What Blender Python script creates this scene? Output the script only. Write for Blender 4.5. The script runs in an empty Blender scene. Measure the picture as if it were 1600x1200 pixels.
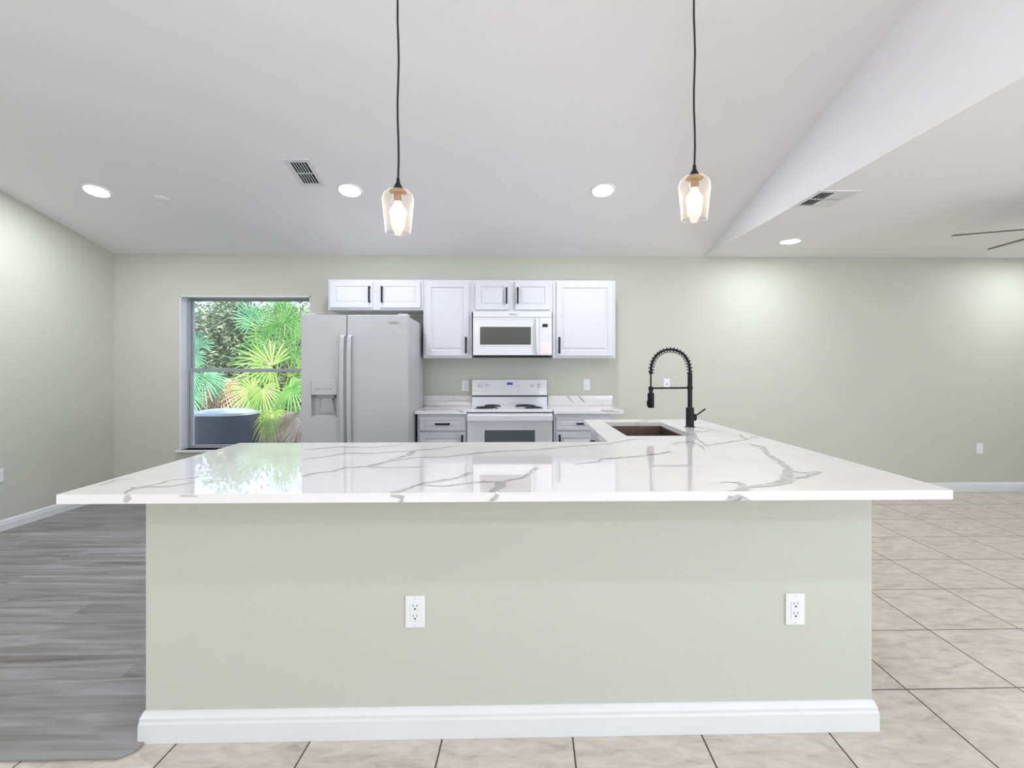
import bpy, bmesh, math, random
from mathutils import Vector, Matrix
S = bpy.context.scene
COL = S.collection
R = math.radians
# ---------------------------------------------------------------- camera
F_PX, CX, CY, CAM_H, YAW = 780.0, 808.0, 576.0, 1.31, R(1.32)
cd = bpy.data.cameras.new('camera'); cam = bpy.data.objects.new('camera', cd); COL.objects.link(cam)
cam.location = (0, 0, CAM_H); cam.rotation_euler = (R(90), 0, -YAW)
cd.sensor_fit = 'HORIZONTAL'; cd.sensor_width = 36.0; cd.lens = 36.0 * F_PX / 1600
cd.shift_x = (800 - CX) / 1600; cd.shift_y = -(600 - CY) / 1600
cd.clip_start = 0.05; cd.clip_end = 200
S.camera = cam
S.view_settings.view_transform = 'Standard'; S.view_settings.look = 'None'
S.view_settings.gamma = 1; S.view_settings.use_curve_mapping = False
S.view_settings.exposure = 0.52
# ---------------------------------------------------------------- sky and sun
W = bpy.data.worlds.new('sky'); S.world = W; W.use_nodes = True
wn = W.node_tree; wn.nodes.clear()
sky = wn.nodes.new('ShaderNodeTexSky'); sky.sky_type = 'NISHITA'; sky.sun_disc = False
sky.sun_elevation = R(48); sky.sun_rotation = R(150); sky.air_density = 1.0; sky.dust_density = 1.5
bg = wn.nodes.new('ShaderNodeBackground'); bg.inputs['Strength'].default_value = 0.5
wo = wn.nodes.new('ShaderNodeOutputWorld')
wn.links.new(sky.outputs[0], bg.inputs[0]); wn.links.new(bg.outputs[0], wo.inputs[0])
def lamp(name, kind, energy, loc, rot, color=(1, 1, 1), parent=None, **kw):
    d = bpy.data.lights.new(name, kind); d.energy = energy; d.color = color
    for k, v in kw.items(): setattr(d, k, v)
    o = bpy.data.objects.new(name, d); COL.objects.link(o); o.location = loc; o.rotation_euler = rot
    if parent: o.parent = parent
    return o
lamp('sun', 'SUN', 5.0, (3, -8, 12), (R(42), 0, R(28)), (1, .95, .86), angle=R(1.5))
# added area fills standing in for daylight behind and beside the camera; no openings built
lamp('daylight_fill_rear_right', 'AREA', 72, (3.2, -4.85, 1.25), (R(122), 0, 0), (.86, .94, 1.0), shape='RECTANGLE', size=3.4, size_y=2.1)
lamp('daylight_fill_rear_left', 'AREA', 26, (-2.0, -4.85, 1.5), (R(125), 0, 0), (.97, .98, 1.0), shape='RECTANGLE', size=2.2, size_y=1.5)
lamp('daylight_fill_right', 'AREA', 190, (6.35, -1.2, 1.25), (R(118), 0, R(90)), (.86, .94, 1.0), shape='RECTANGLE', size=2.6, size_y=2.0)
lamp('daylight_fill_left', 'AREA', 58, (-4.1, -1.8, 1.5), (R(122), 0, R(-90)), (.88, .94, 1.0), shape='RECTANGLE', size=2.0, size_y=1.3)  # unseen fill, added to brighten the left wall and ceiling

# ---------------------------------------------------------------- survey helpers
def ray(px, py):
    u = (px - CX) / F_PX; w = (CY - py) / F_PX
    return Vector((math.sin(YAW) + u * math.cos(YAW), math.cos(YAW) - u * math.sin(YAW), w))
def atY(px, py, Y):
    d = ray(px, py); k = Y / d.y; return Vector((d.x * k, Y, CAM_H + d.z * k))
def atZ(px, py, z):
    d = ray(px, py); k = (z - CAM_H) / d.z; return Vector((d.x * k, d.y * k, z))
YB, ZC, XG = 5.2, 2.487, 2.085
def slope(x): return .221 + (.254 - .221) * (x + 4.04) / 6.13
def vault(x, y): return ZC + slope(x) * (YB - y)
def at_vault(px, py):
    d = ray(px, py); k = 4.0
    for _ in range(60): k = (vault(d.x * k, d.y * k) - CAM_H) / d.z
    return Vector((d.x * k, d.y * k, CAM_H + d.z * k))
def wall_left_x(y): return -4.006 - .03 * (YB - y)

# ---------------------------------------------------------------- materials
def new_mat(name):
    m = bpy.data.materials.new(name); m.use_nodes = True
    return m, m.node_tree, m.node_tree.nodes['Principled BSDF']
def mat(name, col, rough=.5, metal=0, bump=0, bscale=60, var=0, vscale=4, spec=.5, coat=0, emis=None, estr=0):
    m, nt, b = new_mat(name)
    b.inputs['Base Color'].default_value = (*col, 1); b.inputs['Roughness'].default_value = rough
    b.inputs['Metallic'].default_value = metal; b.inputs['Specular IOR Level'].default_value = spec
    b.inputs['Coat Weight'].default_value = coat; b.inputs['Coat Roughness'].default_value = .05
    tc = nt.nodes.new('ShaderNodeTexCoord')
    n = nt.nodes.new('ShaderNodeTexNoise'); n.inputs['Scale'].default_value = vscale; n.inputs['Detail'].default_value = 4
    nt.links.new(tc.outputs['Object'], n.inputs['Vector'])
    mx = nt.nodes.new('ShaderNodeMix'); mx.data_type = 'RGBA'
    mx.inputs[6].default_value = (*[c * (1 - var) for c in col], 1); mx.inputs[7].default_value = (*[min(1, c * (1 + var)) for c in col], 1)
    nt.links.new(n.outputs[0], mx.inputs[0]); nt.links.new(mx.outputs[2], b.inputs['Base Color'])
    if bump:
        n2 = nt.nodes.new('ShaderNodeTexNoise'); n2.inputs['Scale'].default_value = bscale; n2.inputs['Detail'].default_value = 3
        nt.links.new(tc.outputs['Object'], n2.inputs['Vector'])
        bp = nt.nodes.new('ShaderNodeBump'); bp.inputs['Strength'].default_value = bump; bp.inputs['Distance'].default_value = .01
        nt.links.new(n2.outputs[0], bp.inputs['Height']); nt.links.new(bp.outputs[0], b.inputs['Normal'])
    if emis:
        b.inputs['Emission Color'].default_value = (*emis, 1); b.inputs['Emission Strength'].default_value = estr
    return m
def math_node(nt, op, a, b=None, c=None):
    n = nt.nodes.new('ShaderNodeMath'); n.operation = op
    for i, v in enumerate((a, b, c)):
        if v is None: continue
        if isinstance(v, (int, float)): n.inputs[i].default_value = v
        else: nt.links.new(v, n.inputs[i])
    return n.outputs[0]
def ramp(nt, fac, stops):
    r = nt.nodes.new('ShaderNodeValToRGB'); e = r.color_ramp.elements
    while len(e) > 1: e.remove(e[-1])
    e[0].position = stops[0][0]; e[0].color = (*stops[0][1], 1)
    for p, c in stops[1:]:
        k = e.new(p); k.color = (*c, 1)
    nt.links.new(fac, r.inputs[0]); return r.outputs[0]
def tile_mat():
    m, nt, b = new_mat('beige_tile')
    tc = nt.nodes.new('ShaderNodeTexCoord'); sp = nt.nodes.new('ShaderNodeSeparateXYZ'); nt.links.new(tc.outputs['Object'], sp.inputs[0])
    x, y = sp.outputs[0], sp.outputs[1]
    u = math_node(nt, 'SUBTRACT', x, math_node(nt, 'MULTIPLY', math_node(nt, 'SUBTRACT', y, 2.0), .05))
    u = math_node(nt, 'DIVIDE', math_node(nt, 'SUBTRACT', u, 1.637), .4625)
    v = math_node(nt, 'DIVIDE', math_node(nt, 'SUBTRACT', y, 2.002), .4530)
    def line(t): return math_node(nt, 'ABSOLUTE', math_node(nt, 'SUBTRACT', math_node(nt, 'FRACT', math_node(nt, 'ADD', t, .5)), .5))
    g = math_node(nt, 'LESS_THAN', math_node(nt, 'MINIMUM', line(u), line(v)), .0066)
    cu = math_node(nt, 'FLOOR', u); cv = math_node(nt, 'FLOOR', v)
    cb = nt.nodes.new('ShaderNodeCombineXYZ'); nt.links.new(cu, cb.inputs[0]); nt.links.new(cv, cb.inputs[1])
    wnz = nt.nodes.new('ShaderNodeTexWhiteNoise'); nt.links.new(cb.outputs[0], wnz.inputs['Vector'])
    ad = nt.nodes.new('ShaderNodeVectorMath'); ad.operation = 'MULTIPLY_ADD'
    nt.links.new(wnz.outputs['Color'], ad.inputs[0]); ad.inputs[1].default_value = (9, 9, 9); nt.links.new(tc.outputs['Object'], ad.inputs[2])
    mp = nt.nodes.new('ShaderNodeMapping'); mp.inputs['Rotation'].default_value = (0, 0, R(32)); mp.inputs['Scale'].default_value = (1.0, 2.6, 1)
    nt.links.new(ad.outputs[0], mp.inputs[0])
    n = nt.nodes.new('ShaderNodeTexNoise'); n.inputs['Scale'].default_value = 8; n.inputs['Detail'].default_value = 7; n.inputs['Roughness'].default_value = .62; n.inputs['Distortion'].default_value = .6
    nt.links.new(mp.outputs[0], n.inputs['Vector'])
    c = ramp(nt, n.outputs[0], [(.27, (.38, .33, .27)), (.41, (.55, .495, .425)), (.56, (.63, .58, .51)), (.75, (.70, .66, .60))])
    mx = nt.nodes.new('ShaderNodeMix'); mx.data_type = 'RGBA'; nt.links.new(g, mx.inputs[0]); nt.links.new(c, mx.inputs[6]); mx.inputs[7].default_value = (.055, .045, .035, 1)
    nt.links.new(mx.outputs[2], b.inputs['Base Color']); b.inputs['Roughness'].default_value = .32
    bp = nt.nodes.new('ShaderNodeBump'); bp.inputs['Strength'].default_value = .5; bp.inputs['Distance'].default_value = .003; bp.invert = True
    nt.links.new(g, bp.inputs['Height']); nt.links.new(bp.outputs[0], b.inputs['Normal'])
    return m
def plank_mat():
    m, nt, b = new_mat('grey_plank')
    tc = nt.nodes.new('ShaderNodeTexCoord'); sp = nt.nodes.new('ShaderNodeSeparateXYZ'); nt.links.new(tc.outputs['Object'], sp.inputs[0])
    x, y = sp.outputs[0], sp.outputs[1]
    v = math_node(nt, 'DIVIDE', y, .178); row = math_node(nt, 'FLOOR', v)
    w1 = nt.nodes.new('ShaderNodeTexWhiteNoise'); w1.noise_dimensions = '1D'; nt.links.new(row, w1.inputs['W'])
    u = math_node(nt, 'ADD', math_node(nt, 'DIVIDE', x, 1.22), math_node(nt, 'MULTIPLY', w1.outputs['Value'], 3))
    cu = math_node(nt, 'FLOOR', u)
    cb = nt.nodes.new('ShaderNodeCombineXYZ'); nt.links.new(cu, cb.inputs[0]); nt.links.new(row, cb.inputs[1])
    w2 = nt.nodes.new('ShaderNodeTexWhiteNoise'); nt.links.new(cb.outputs[0], w2.inputs['Vector'])
    ad = nt.nodes.new('ShaderNodeVectorMath'); ad.operation = 'MULTIPLY_ADD'
    nt.links.new(w2.outputs['Color'], ad.inputs[0]); ad.inputs[1].default_value = (3, 3, 3); nt.links.new(tc.outputs['Object'], ad.inputs[2])
    mp = nt.nodes.new('ShaderNodeMapping'); mp.inputs['Scale'].default_value = (.8, 9, 1); nt.links.new(ad.outputs[0], mp.inputs[0])
    n = nt.nodes.new('ShaderNodeTexNoise'); n.inputs['Scale'].default_value = 1.5; n.inputs['Detail'].default_value = 7; n.inputs['Roughness'].default_value = .6; n.inputs['Distortion'].default_value = 1.0
    nt.links.new(mp.outputs[0], n.inputs['Vector'])
    f = math_node(nt, 'ADD', n.outputs[0], math_node(nt, 'MULTIPLY', math_node(nt, 'SUBTRACT', w2.outputs['Value'], .5), .06))
    c = ramp(nt, f, [(.26, (.105, .095, .09)), (.42, (.20, .187, .183)), (.56, (.28, .265, .27)), (.76, (.39, .375, .40))])
    nt.links.new(c, b.inputs['Base Color']); b.inputs['Roughness'].default_value = .38
    return m
def quartz_mat():
    m, nt, b = new_mat('white_quartz')
    at = nt.nodes.new('ShaderNodeAttribute'); at.attribute_name = 'vein'
    tc = nt.nodes.new('ShaderNodeTexCoord')
    n = nt.nodes.new('ShaderNodeTexNoise'); n.inputs['Scale'].default_value = 3; n.inputs['Detail'].default_value = 8
    nt.links.new(tc.outputs['Object'], n.inputs['Vector'])
    base = ramp(nt, n.outputs[0], [(.3, (.80, .77, .78)), (.6, (.845, .82, .83))])
    n3 = nt.nodes.new('ShaderNodeTexNoise'); n3.inputs['Scale'].default_value = 25; n3.inputs['Detail'].default_value = 3
    nt.links.new(tc.outputs['Object'], n3.inputs['Vector'])
    vc = ramp(nt, n3.outputs[0], [(.3, (.42, .405, .395)), (.7, (.58, .565, .55))])
    fac = math_node(nt, 'MULTIPLY', math_node(nt, 'SMOOTH_MIN', math_node(nt, 'MULTIPLY', at.outputs['Fac'], 1.6), 1.0, .2), .95)
    mx = nt.nodes.new('ShaderNodeMix'); mx.data_type = 'RGBA'; mx.clamp_factor = True
    nt.links.new(fac, mx.inputs[0]); nt.links.new(base, mx.inputs[6]); nt.links.new(vc, mx.inputs[7])
    nt.links.new(mx.outputs[2], b.inputs['Base Color'])
    b.inputs['Roughness'].default_value = .03; b.inputs['IOR'].default_value = 1.6
    return m
def glass_mat(name, tint=(1, 1, 1), ior=1.5, extra=0.0):
    m = bpy.data.materials.new(name); m.use_nodes = True; nt = m.node_tree; nt.nodes.clear()
    t = nt.nodes.new('ShaderNodeBsdfTransparent'); t.inputs[0].default_value = (*tint, 1)
    g = nt.nodes.new('ShaderNodeBsdfGlossy'); g.inputs['Roughness'].default_value = .02
    fr = nt.nodes.new('ShaderNodeFresnel'); fr.inputs[0].default_value = ior
    f = math_node(nt, 'MINIMUM', math_node(nt, 'ADD', math_node(nt, 'MULTIPLY', fr.outputs[0], 1.5), extra), .95)
    mx = nt.nodes.new('ShaderNodeMixShader'); o = nt.nodes.new('ShaderNodeOutputMaterial')
    nt.links.new(f, mx.inputs[0]); nt.links.new(t.outputs[0], mx.inputs[1]); nt.links.new(g.outputs[0], mx.inputs[2]); nt.links.new(mx.outputs[0], o.inputs[0])
    return m
def leaf_mat(name, cols, scale=6, trans=.35):
    m, nt, b = new_mat(name)
    tc = nt.nodes.new('ShaderNodeTexCoord'); n = nt.nodes.new('ShaderNodeTexNoise'); n.inputs['Scale'].default_value = scale; n.inputs['Detail'].default_value = 5
    nt.links.new(tc.outputs['Object'], n.inputs['Vector'])
    k = len(cols)
    c = ramp(nt, n.outputs[0], [(.32 + .36 * i / max(1, k - 1), col) for i, col in enumerate(cols)])
    nt.links.new(c, b.inputs['Base Color']); b.inputs['Roughness'].default_value = .45
    tr = nt.nodes.new('ShaderNodeBsdfTranslucent'); nt.links.new(c, tr.inputs[0])
    mx = nt.nodes.new('ShaderNodeMixShader'); mx.inputs[0].default_value = trans
    o = nt.nodes['Material Output']
    nt.links.new(b.outputs[0], mx.inputs[1]); nt.links.new(tr.outputs[0], mx.inputs[2]); nt.links.new(mx.outputs[0], o.inputs[0])
    return m
M = {}
M['wall'] = mat('wall_paint', (.55, .55, .495), .55, bump=.06, bscale=90, var=.01)
M['island'] = mat('island_paint', (.55, .555, .505), .5, bump=.05, bscale=90, var=.01)
M['ceiling'] = mat('ceiling_paint', (.87, .855, .875), .8, bump=.08, bscale=70, var=.01)
M['trim'] = mat('trim_paint', (.74, .745, .77), .35, var=.01)
M['cab'] = mat('cabinet_paint', (.645, .645, .69), .3, var=.01)
M['cabin'] = mat('cabinet_side', (.70, .70, .71), .4, var=.01)
M['tile'] = tile_mat(); M['plank'] = plank_mat(); M['quartz'] = quartz_mat()
M['white'] = mat('white_plastic', (.80, .80, .82), .3, var=.01)
M['enamel'] = mat('white_enamel', (.74, .745, .78), .16, var=.01, coat=.3)
M['fridge'] = mat('fridge_enamel', (.49, .495, .51), .28, var=.01, bump=.02, bscale=300)
M['fridge_side'] = mat('fridge_side', (.50, .505, .52), .4, var=.02)
M['black'] = mat('matte_black', (.010, .010, .014), .5, var=.1, spec=.25)
M['dark'] = mat('dark_void', (.01, .01, .01), .7)
M['darkglass'] = mat('oven_glass', (.10, .115, .13), .08, coat=.4)
M['mwglass'] = mat('microwave_glass', (.085, .085, .08), .12, coat=.3)
M['steel'] = mat('brushed_steel', (.17, .135, .115), .42, metal=.9, var=.08, vscale=40)
M['chrome'] = mat('drip_chrome', (.6, .6, .62), .12, metal=1)
M['coil'] = mat('burner_coil', (.02, .02, .022), .45)
M['grey'] = mat('grey_plastic', (.30, .31, .32), .4)
M['lgrey'] = mat('light_grey_print', (.36, .37, .40), .4)
M['sticker'] = mat('sticker_paper', (.84, .73, .76), .4, var=.05)
M['display'] = mat('clock_display', (.01, .01, .09), .2, emis=(.05, .05, .6), estr=.5)
M['digit'] = mat('clock_digit', (.3, .3, .8), .3, emis=(.25, .3, 1), estr=1.2)
M['alu'] = mat('window_aluminium', (.36, .38, .43), .35, metal=.2)
M['bulb'] = mat('bulb_glow', (1, .95, .85), .4, emis=(1, .80, .52), estr=16)
M['lens'] = mat('downlight_lens', (1, 1, 1), .4, emis=(.95, .97, 1), estr=14)
M['glass'] = glass_mat('window_glass', (.97, .985, .98))
def shade_mat():
    m = bpy.data.materials.new('pendant_glass'); m.use_nodes = True; nt = m.node_tree; nt.nodes.clear()
    t = nt.nodes.new('ShaderNodeBsdfTransparent'); t.inputs[0].default_value = (.99, .975, .96, 1)
    g = nt.nodes.new('ShaderNodeBsdfGlossy'); g.inputs['Roughness'].default_value = .04
    d = nt.nodes.new('ShaderNodeBsdfTranslucent'); d.inputs[0].default_value = (1, .97, .93, 1)
    lw = nt.nodes.new('ShaderNodeLayerWeight'); lw.inputs[0].default_value = .5
    f3 = math_node(nt, 'POWER', lw.outputs['Facing'], 3.0)
    a = nt.nodes.new('ShaderNodeMixShader'); b = nt.nodes.new('ShaderNodeMixShader'); o = nt.nodes.new('ShaderNodeOutputMaterial')
    nt.links.new(math_node(nt, 'ADD', math_node(nt, 'MULTIPLY', f3, .35), .03), a.inputs[0]); nt.links.new(t.outputs[0], a.inputs[1]); nt.links.new(d.outputs[0], a.inputs[2])
    nt.links.new(math_node(nt, 'ADD', math_node(nt, 'MULTIPLY', f3, .15), .03), b.inputs[0]); nt.links.new(a.outputs[0], b.inputs[1]); nt.links.new(g.outputs[0], b.inputs[2])
    nt.links.new(b.outputs[0], o.inputs[0]); return m
M['shade'] = shade_mat()
M['copper'] = mat('socket_metal', (.22, .13, .07), .35, metal=.7)
M['ac'] = mat('condenser_metal', (.05, .062, .10), .5, metal=.3)
M['actop'] = mat('condenser_top', (.42, .47, .58), .4, metal=.3)
M['fan'] = mat('fan_blade_top', (.06, .055, .05), .4); M['fanlow'] = mat('fan_metal', (.45, .45, .44), .4, metal=.4)
M['ground'] = mat('leaf_litter', (.33, .26, .19), .95, bump=.8, bscale=18, var=.45, vscale=9)
M['stucco'] = mat('exterior_stucco', (.6, .58, .52), .9, bump=.3, bscale=80)
M['bark'] = mat('bark', (.22, .16, .12), .9, bump=.6, bscale=30, var=.3, vscale=10)

# ---------------------------------------------------------------- mesh builder
WL = {}
class MB:
    def __init__(s): s.v = []; s.f = []; s.m = []; s.vein = {}; s.c = 0
    def slot(s, i): s.c = i; return s
    def add(s, vs, fs):
        b = len(s.v); s.v += [Vector(v) for v in vs]
        for f in fs: s.f.append([b + i for i in f]); s.m.append(s.c)
        return b
    def box(s, x0, x1, y0, y1, z0, z1):
        x0, x1 = sorted((x0, x1)); y0, y1 = sorted((y0, y1)); z0, z1 = sorted((z0, z1))
        s.add([(x, y, z) for z in (z0, z1) for y in (y0, y1) for x in (x0, x1)],
              [(0, 2, 3, 1), (4, 5, 7, 6), (0, 1, 5, 4), (2, 6, 7, 3), (0, 4, 6, 2), (1, 3, 7, 5)]); return s
    def prism(s, poly, z0, z1):
        n = len(poly)
        s.add([(x, y, z0) for x, y in poly] + [(x, y, z1) for x, y in poly],
              [tuple(reversed(range(n))), tuple(range(n, 2 * n))] + [(i, (i + 1) % n, n + (i + 1) % n, n + i) for i in range(n)]); return s
    def hexa(s, p):   # eight corners: bottom 4 ccw, top 4 ccw
        s.add(p, [(3, 2, 1, 0), (4, 5, 6, 7), (0, 1, 5, 4), (1, 2, 6, 5), (2, 3, 7, 6), (3, 0, 4, 7)]); return s
    def loft(s, rings, closed_ring=True, caps=True):
        n = len(rings[0]); b = s.add([p for r in rings for p in r], [])
        for j in range(len(rings) - 1):
            for i in range(n if closed_ring else n - 1):
                k = (i + 1) % n
                s.f.append([b + j * n + i, b + j * n + k, b + (j + 1) * n + k, b + (j + 1) * n + i]); s.m.append(s.c)
        if caps and closed_ring:
            s.f.append([b + i for i in reversed(range(n))]); s.m.append(s.c)
            o = b + (len(rings) - 1) * n; s.f.append([o + i for i in range(n)]); s.m.append(s.c)
        return s
    def tube(s, pts, r, n=10, caps=True):
        pts = [Vector(p) for p in pts]; rs = r if isinstance(r, (list, tuple)) else [r] * len(pts)
        up = None; rings = []
        for i, p in enumerate(pts):
            t = (pts[min(i + 1, len(pts) - 1)] - pts[max(i - 1, 0)]).normalized()
            if up is None: up = Vector((0, 0, 1)) if abs(t.z) < .9 else Vector((0, 1, 0))
            a = (up - t * up.dot(t)).normalized(); b = t.cross(a); up = a
            rings.append([p + (a * math.cos(q) + b * math.sin(q)) * rs[i] for q in (2 * math.pi * k / n for k in range(n))])
        return s.loft(rings, caps=caps)
    def lathe(s, prof, c=(0, 0, 0), n=32, axis='z', caps=False, mtx=None):
        rings = []
        for r, h in prof:
            ring = []
            for k in range(n):
                q = 2 * math.pi * k / n; p = Vector((r * math.cos(q), r * math.sin(q), h))
                if axis == 'y': p = Vector((p.x, -p.z, p.y))
                if axis == 'x': p = Vector((p.z, p.x, p.y))
                if mtx: p = mtx @ p
                ring.append(p + Vector(c))
            rings.append(ring)
        return s.loft(rings, caps=caps)
    def panel(s, x0, x1, z0, z1, y, th, prof):  # face toward -Y; prof: (inset, depth forward negative = recessed)
        rings = [[(x0, y + th, z0), (x1, y + th, z0), (x1, y + th, z1), (x0, y + th, z1)]]
        for i, d in prof:
            rings.append([(x0 + i, y + d, z0 + i), (x1 - i, y + d, z0 + i), (x1 - i, y + d, z1 - i), (x0 + i, y + d, z1 - i)])
        return s.loft(rings)
    def xform(s, mtx, start=0):
        for i in range(start, len(s.v)): s.v[i] = mtx @ s.v[i]
        return s
    def build(s, name, mats, parent=None, bevel=0, smooth=False, seg=2, loc=None):
        o0 = WL.get(parent.name, Vector()) if parent else Vector(loc or (0, 0, 0))
        me = bpy.data.meshes.new(name); me.from_pydata([v - o0 for v in s.v], [], s.f)
        for mm in (mats if isinstance(mats, (list, tuple)) else [mats]): me.materials.append(mm)
        me.polygons.foreach_set('material_index', s.m)
        bm = bmesh.new(); bm.from_mesh(me); bmesh.ops.recalc_face_normals(bm, faces=bm.faces) if not getattr(s, 'open', False) else None
        bm.to_mesh(me); bm.free()
        if smooth: me.polygons.foreach_set('use_smooth', [True] * len(me.polygons))
        me.update()
        o = bpy.data.objects.new(name, me); COL.objects.link(o)
        if parent: o.parent = parent
        else: o.location = o0
        WL[o.name] = o0
        if smooth:
            try: me.set_sharp_from_angle(angle=R(38))
            except Exception: pass
        if bevel:
            b = o.modifiers.new('bevel', 'BEVEL'); b.width = bevel; b.segments = seg; b.limit_method = 'ANGLE'; b.angle_limit = R(40)
        return o
def tag(o, label=None, cat=None, group=None, kind=None):
    if label: o['label'] = label
    if cat: o['category'] = cat
    if group: o['group'] = group
    if kind: o['kind'] = kind
    return o
def thing(name, label, cat, loc, group=None):
    o = bpy.data.objects.new(name, None); COL.objects.link(o); o.location = loc; o.empty_display_size = .1
    WL[o.name] = Vector(loc); return tag(o, label, cat, group)
def struct(o, label=None): o['kind'] = 'structure'; return tag(o, label)
def kids(o): return [c for c in COL.objects if c.parent == o]
def copy_tree(o, parent=None):
    c = o.copy(); COL.objects.link(c)
    if parent: c.parent = parent
    for k in kids(o): copy_tree(k, c)
    return c
def text(s, size, loc, mats, parent, name='brand_text', rot=(R(90), 0, 0), shear=0, depth=.0006, align='CENTER'):
    cu = bpy.data.curves.new(name, 'FONT'); cu.body = s; cu.size = size; cu.align_x = align; cu.align_y = 'CENTER'; cu.extrude = depth; cu.shear = shear
    t = bpy.data.objects.new(name, cu); COL.objects.link(t); bpy.context.view_layer.update()
    me = bpy.data.meshes.new_from_object(t.evaluated_get(bpy.context.evaluated_depsgraph_get()))
    bpy.data.objects.remove(t); me.materials.clear(); me.materials.append(mats)
    o = bpy.data.objects.new(name, me); COL.objects.link(o); o.parent = parent; o.rotation_euler = rot
    o.location = Vector(loc) - WL[parent.name]; WL[o.name] = WL[parent.name] + o.location
    return o

# ---------------------------------------------------------------- room shell
FX, BK = 6.5, -5.0
struct(MB().box(-4.6, FX + .2, BK - .2, YB + .2, -.12, 0).build('floor', M['tile']), 'beige stone-look ceramic tile floor with dark grout lines')
vy0 = 1.725
pl = MB().prism([(wall_left_x(vy0) , vy0), (-1.26, vy0 + .005), (-1.26, 2.66), (.62, 2.66), (.62, YB), (wall_left_x(YB), YB)], 0, .009).build('floor_planks', M['plank'], bevel=.004)
struct(pl, 'grey wood-look vinyl plank floor left of the peninsula')
struct(MB().prism([(wall_left_x(vy0), vy0 - .028), (-1.30, vy0 - .024), (-1.262, vy0 + .008), (wall_left_x(vy0), vy0 + .004)], 0, .0115).build('trim_1', mat('reducer_strip', (.27, .275, .27), .4), bevel=.003), 'grey reducer strip between vinyl planks and tile')
# window opening in the back wall
wx0, wx1 = atY(281, 500, YB).x, atY(485.5, 500, YB).x
wz0, wz1 = atY(300, 703, YB).z, atY(300, 462, YB).z
TH = .22
b = MB()
b.box(-4.4, wx0, YB, YB + TH, 0, 2.7).box(wx1, FX + .2, YB, YB + TH, 0, 2.7).box(wx0, wx1, YB, YB + TH, wz1, 2.7).box(wx0, wx1, YB, YB + TH, 0, wz0)
struct(b.build('wall_back', M['wall']), 'pale greige back wall of the kitchen')
lx0, lx1 = wall_left_x(YB + .2), wall_left_x(BK)
struct(MB().prism([(lx1 - .15, BK - .2), (lx1, BK - .2), (lx0, YB + .1), (lx0 - .15, YB + .1)], 0, 4.6).build('wall_left', M['wall']), 'pale greige left wall')
struct(MB().box(FX, FX + .15, BK - .2, YB + .2, 0, 2.8).build('wall_right', M['wall']))
struct(MB().box(-4.6, FX + .2, BK - .2, BK, 0, 4.6).build('wall_front', M['wall']))
# vaulted ceiling (slightly warped plane rising toward the camera, ridge behind it)
RY = .6
b = MB(); nx, ny = 24, 16
def vz(x, y): return vault(x, y) if y >= RY else vault(x, RY) - .235 * (RY - y)
g = [[Vector((-4.6 + (XG + .02 + 4.6) * i / nx, y, vz(-4.6 + (XG + .02 + 4.6) * i / nx, y))) for i in range(nx + 1)] for y in [YB + .2 - (YB + .2 - RY) * j / ny for j in range(ny + 1)] + [BK - .2]]
b.add([p for r in g for p in r] + [p + Vector((0, 0, .12)) for r in g for p in r], [])
n1 = nx + 1; N = n1 * len(g)
for j in range(len(g) - 1):
    for i in range(nx):
        q = [j * n1 + i, j * n1 + i + 1, (j + 1) * n1 + i + 1, (j + 1) * n1 + i]
        b.f += [q, [N + k for k in reversed(q)]]; b.m += [0, 0]
for j in range(len(g) - 1):
    for i in (0, nx): b.f.append([j * n1 + i, (j + 1) * n1 + i, N + (j + 1) * n1 + i, N + j * n1 + i]); b.m.append(0)
for i in range(nx):
    for j in (0, len(g) - 1): b.f.append([j * n1 + i, j * n1 + i + 1, N + j * n1 + i + 1, N + j * n1 + i]); b.m.append(0)
struct(b.build('ceiling', M['ceiling'], smooth=True), 'white vaulted ceiling rising toward the viewer')
struct(MB().box(XG + .1, FX + .2, BK - .2, YB + .2, ZC, ZC + .12).build('ceiling_flat', M['ceiling']), 'white flat ceiling on the right')
ys = [YB + .1, RY, BK - .1]
b = MB(); b.loft([[(XG, y, ZC), (XG + .1, y, ZC), (XG + .1, y, vz(XG, y) + .11), (XG, y, vz(XG, y) + .11)] for y in ys])
struct(b.build('wall_gable', M['ceiling']), 'triangular drywall face between the vaulted and the flat ceiling')
struct(MB().box(XG + .1, FX + .3, BK - .3, YB + .3, ZC + .13, ZC + .18).build('ceiling_attic_deck', M['dark']))
BBP = [(0, 0), (.016, 0), (.016, .062), (.013, .070), (.013, .080), (.008, .090), (.005, .098), (0, .100)]
def baseboard(name, path, parent=None, prof=BBP, mt=None, scale=1.0):
    # path: list of (x,y); outward normal is to the right of travel
    P = [Vector((x, y, 0)) for x, y in path]; rings = []
    for i, p in enumerate(P):
        d1 = (P[i] - P[i - 1]).normalized() if i > 0 else (P[1] - P[0]).normalized()
        d2 = (P[i + 1] - P[i]).normalized() if i < len(P) - 1 else d1
        n1_, n2_ = Vector((d1.y, -d1.x, 0)), Vector((d2.y, -d2.x, 0)); n = (n1_ + n2_); n = n / (n.length_squared / 2)
        rings.append([p + n * a * scale + Vector((0, 0, z * scale + .0005)) for a, z in prof])
    return MB().loft(rings).build(name, mt or M['trim'], parent)
struct(baseboard('baseboard_back', [(-1.0 - 2.95, YB), (wx0 + 3.1 - .0, YB)][:1] + [(-1.72, YB)]), 'white baseboard under the window')
struct(baseboard('baseboard_back_right', [(1.12, YB), (FX, YB)]), 'white baseboard along the back wall on the right')
struct(baseboard('baseboard_left', [(wall_left_x(BK), BK), (wall_left_x(YB - .02), YB - .02)]), 'white baseboard along the left wall')
struct(baseboard('baseboard_right', [(FX, YB - .02), (FX, BK)]))

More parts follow.
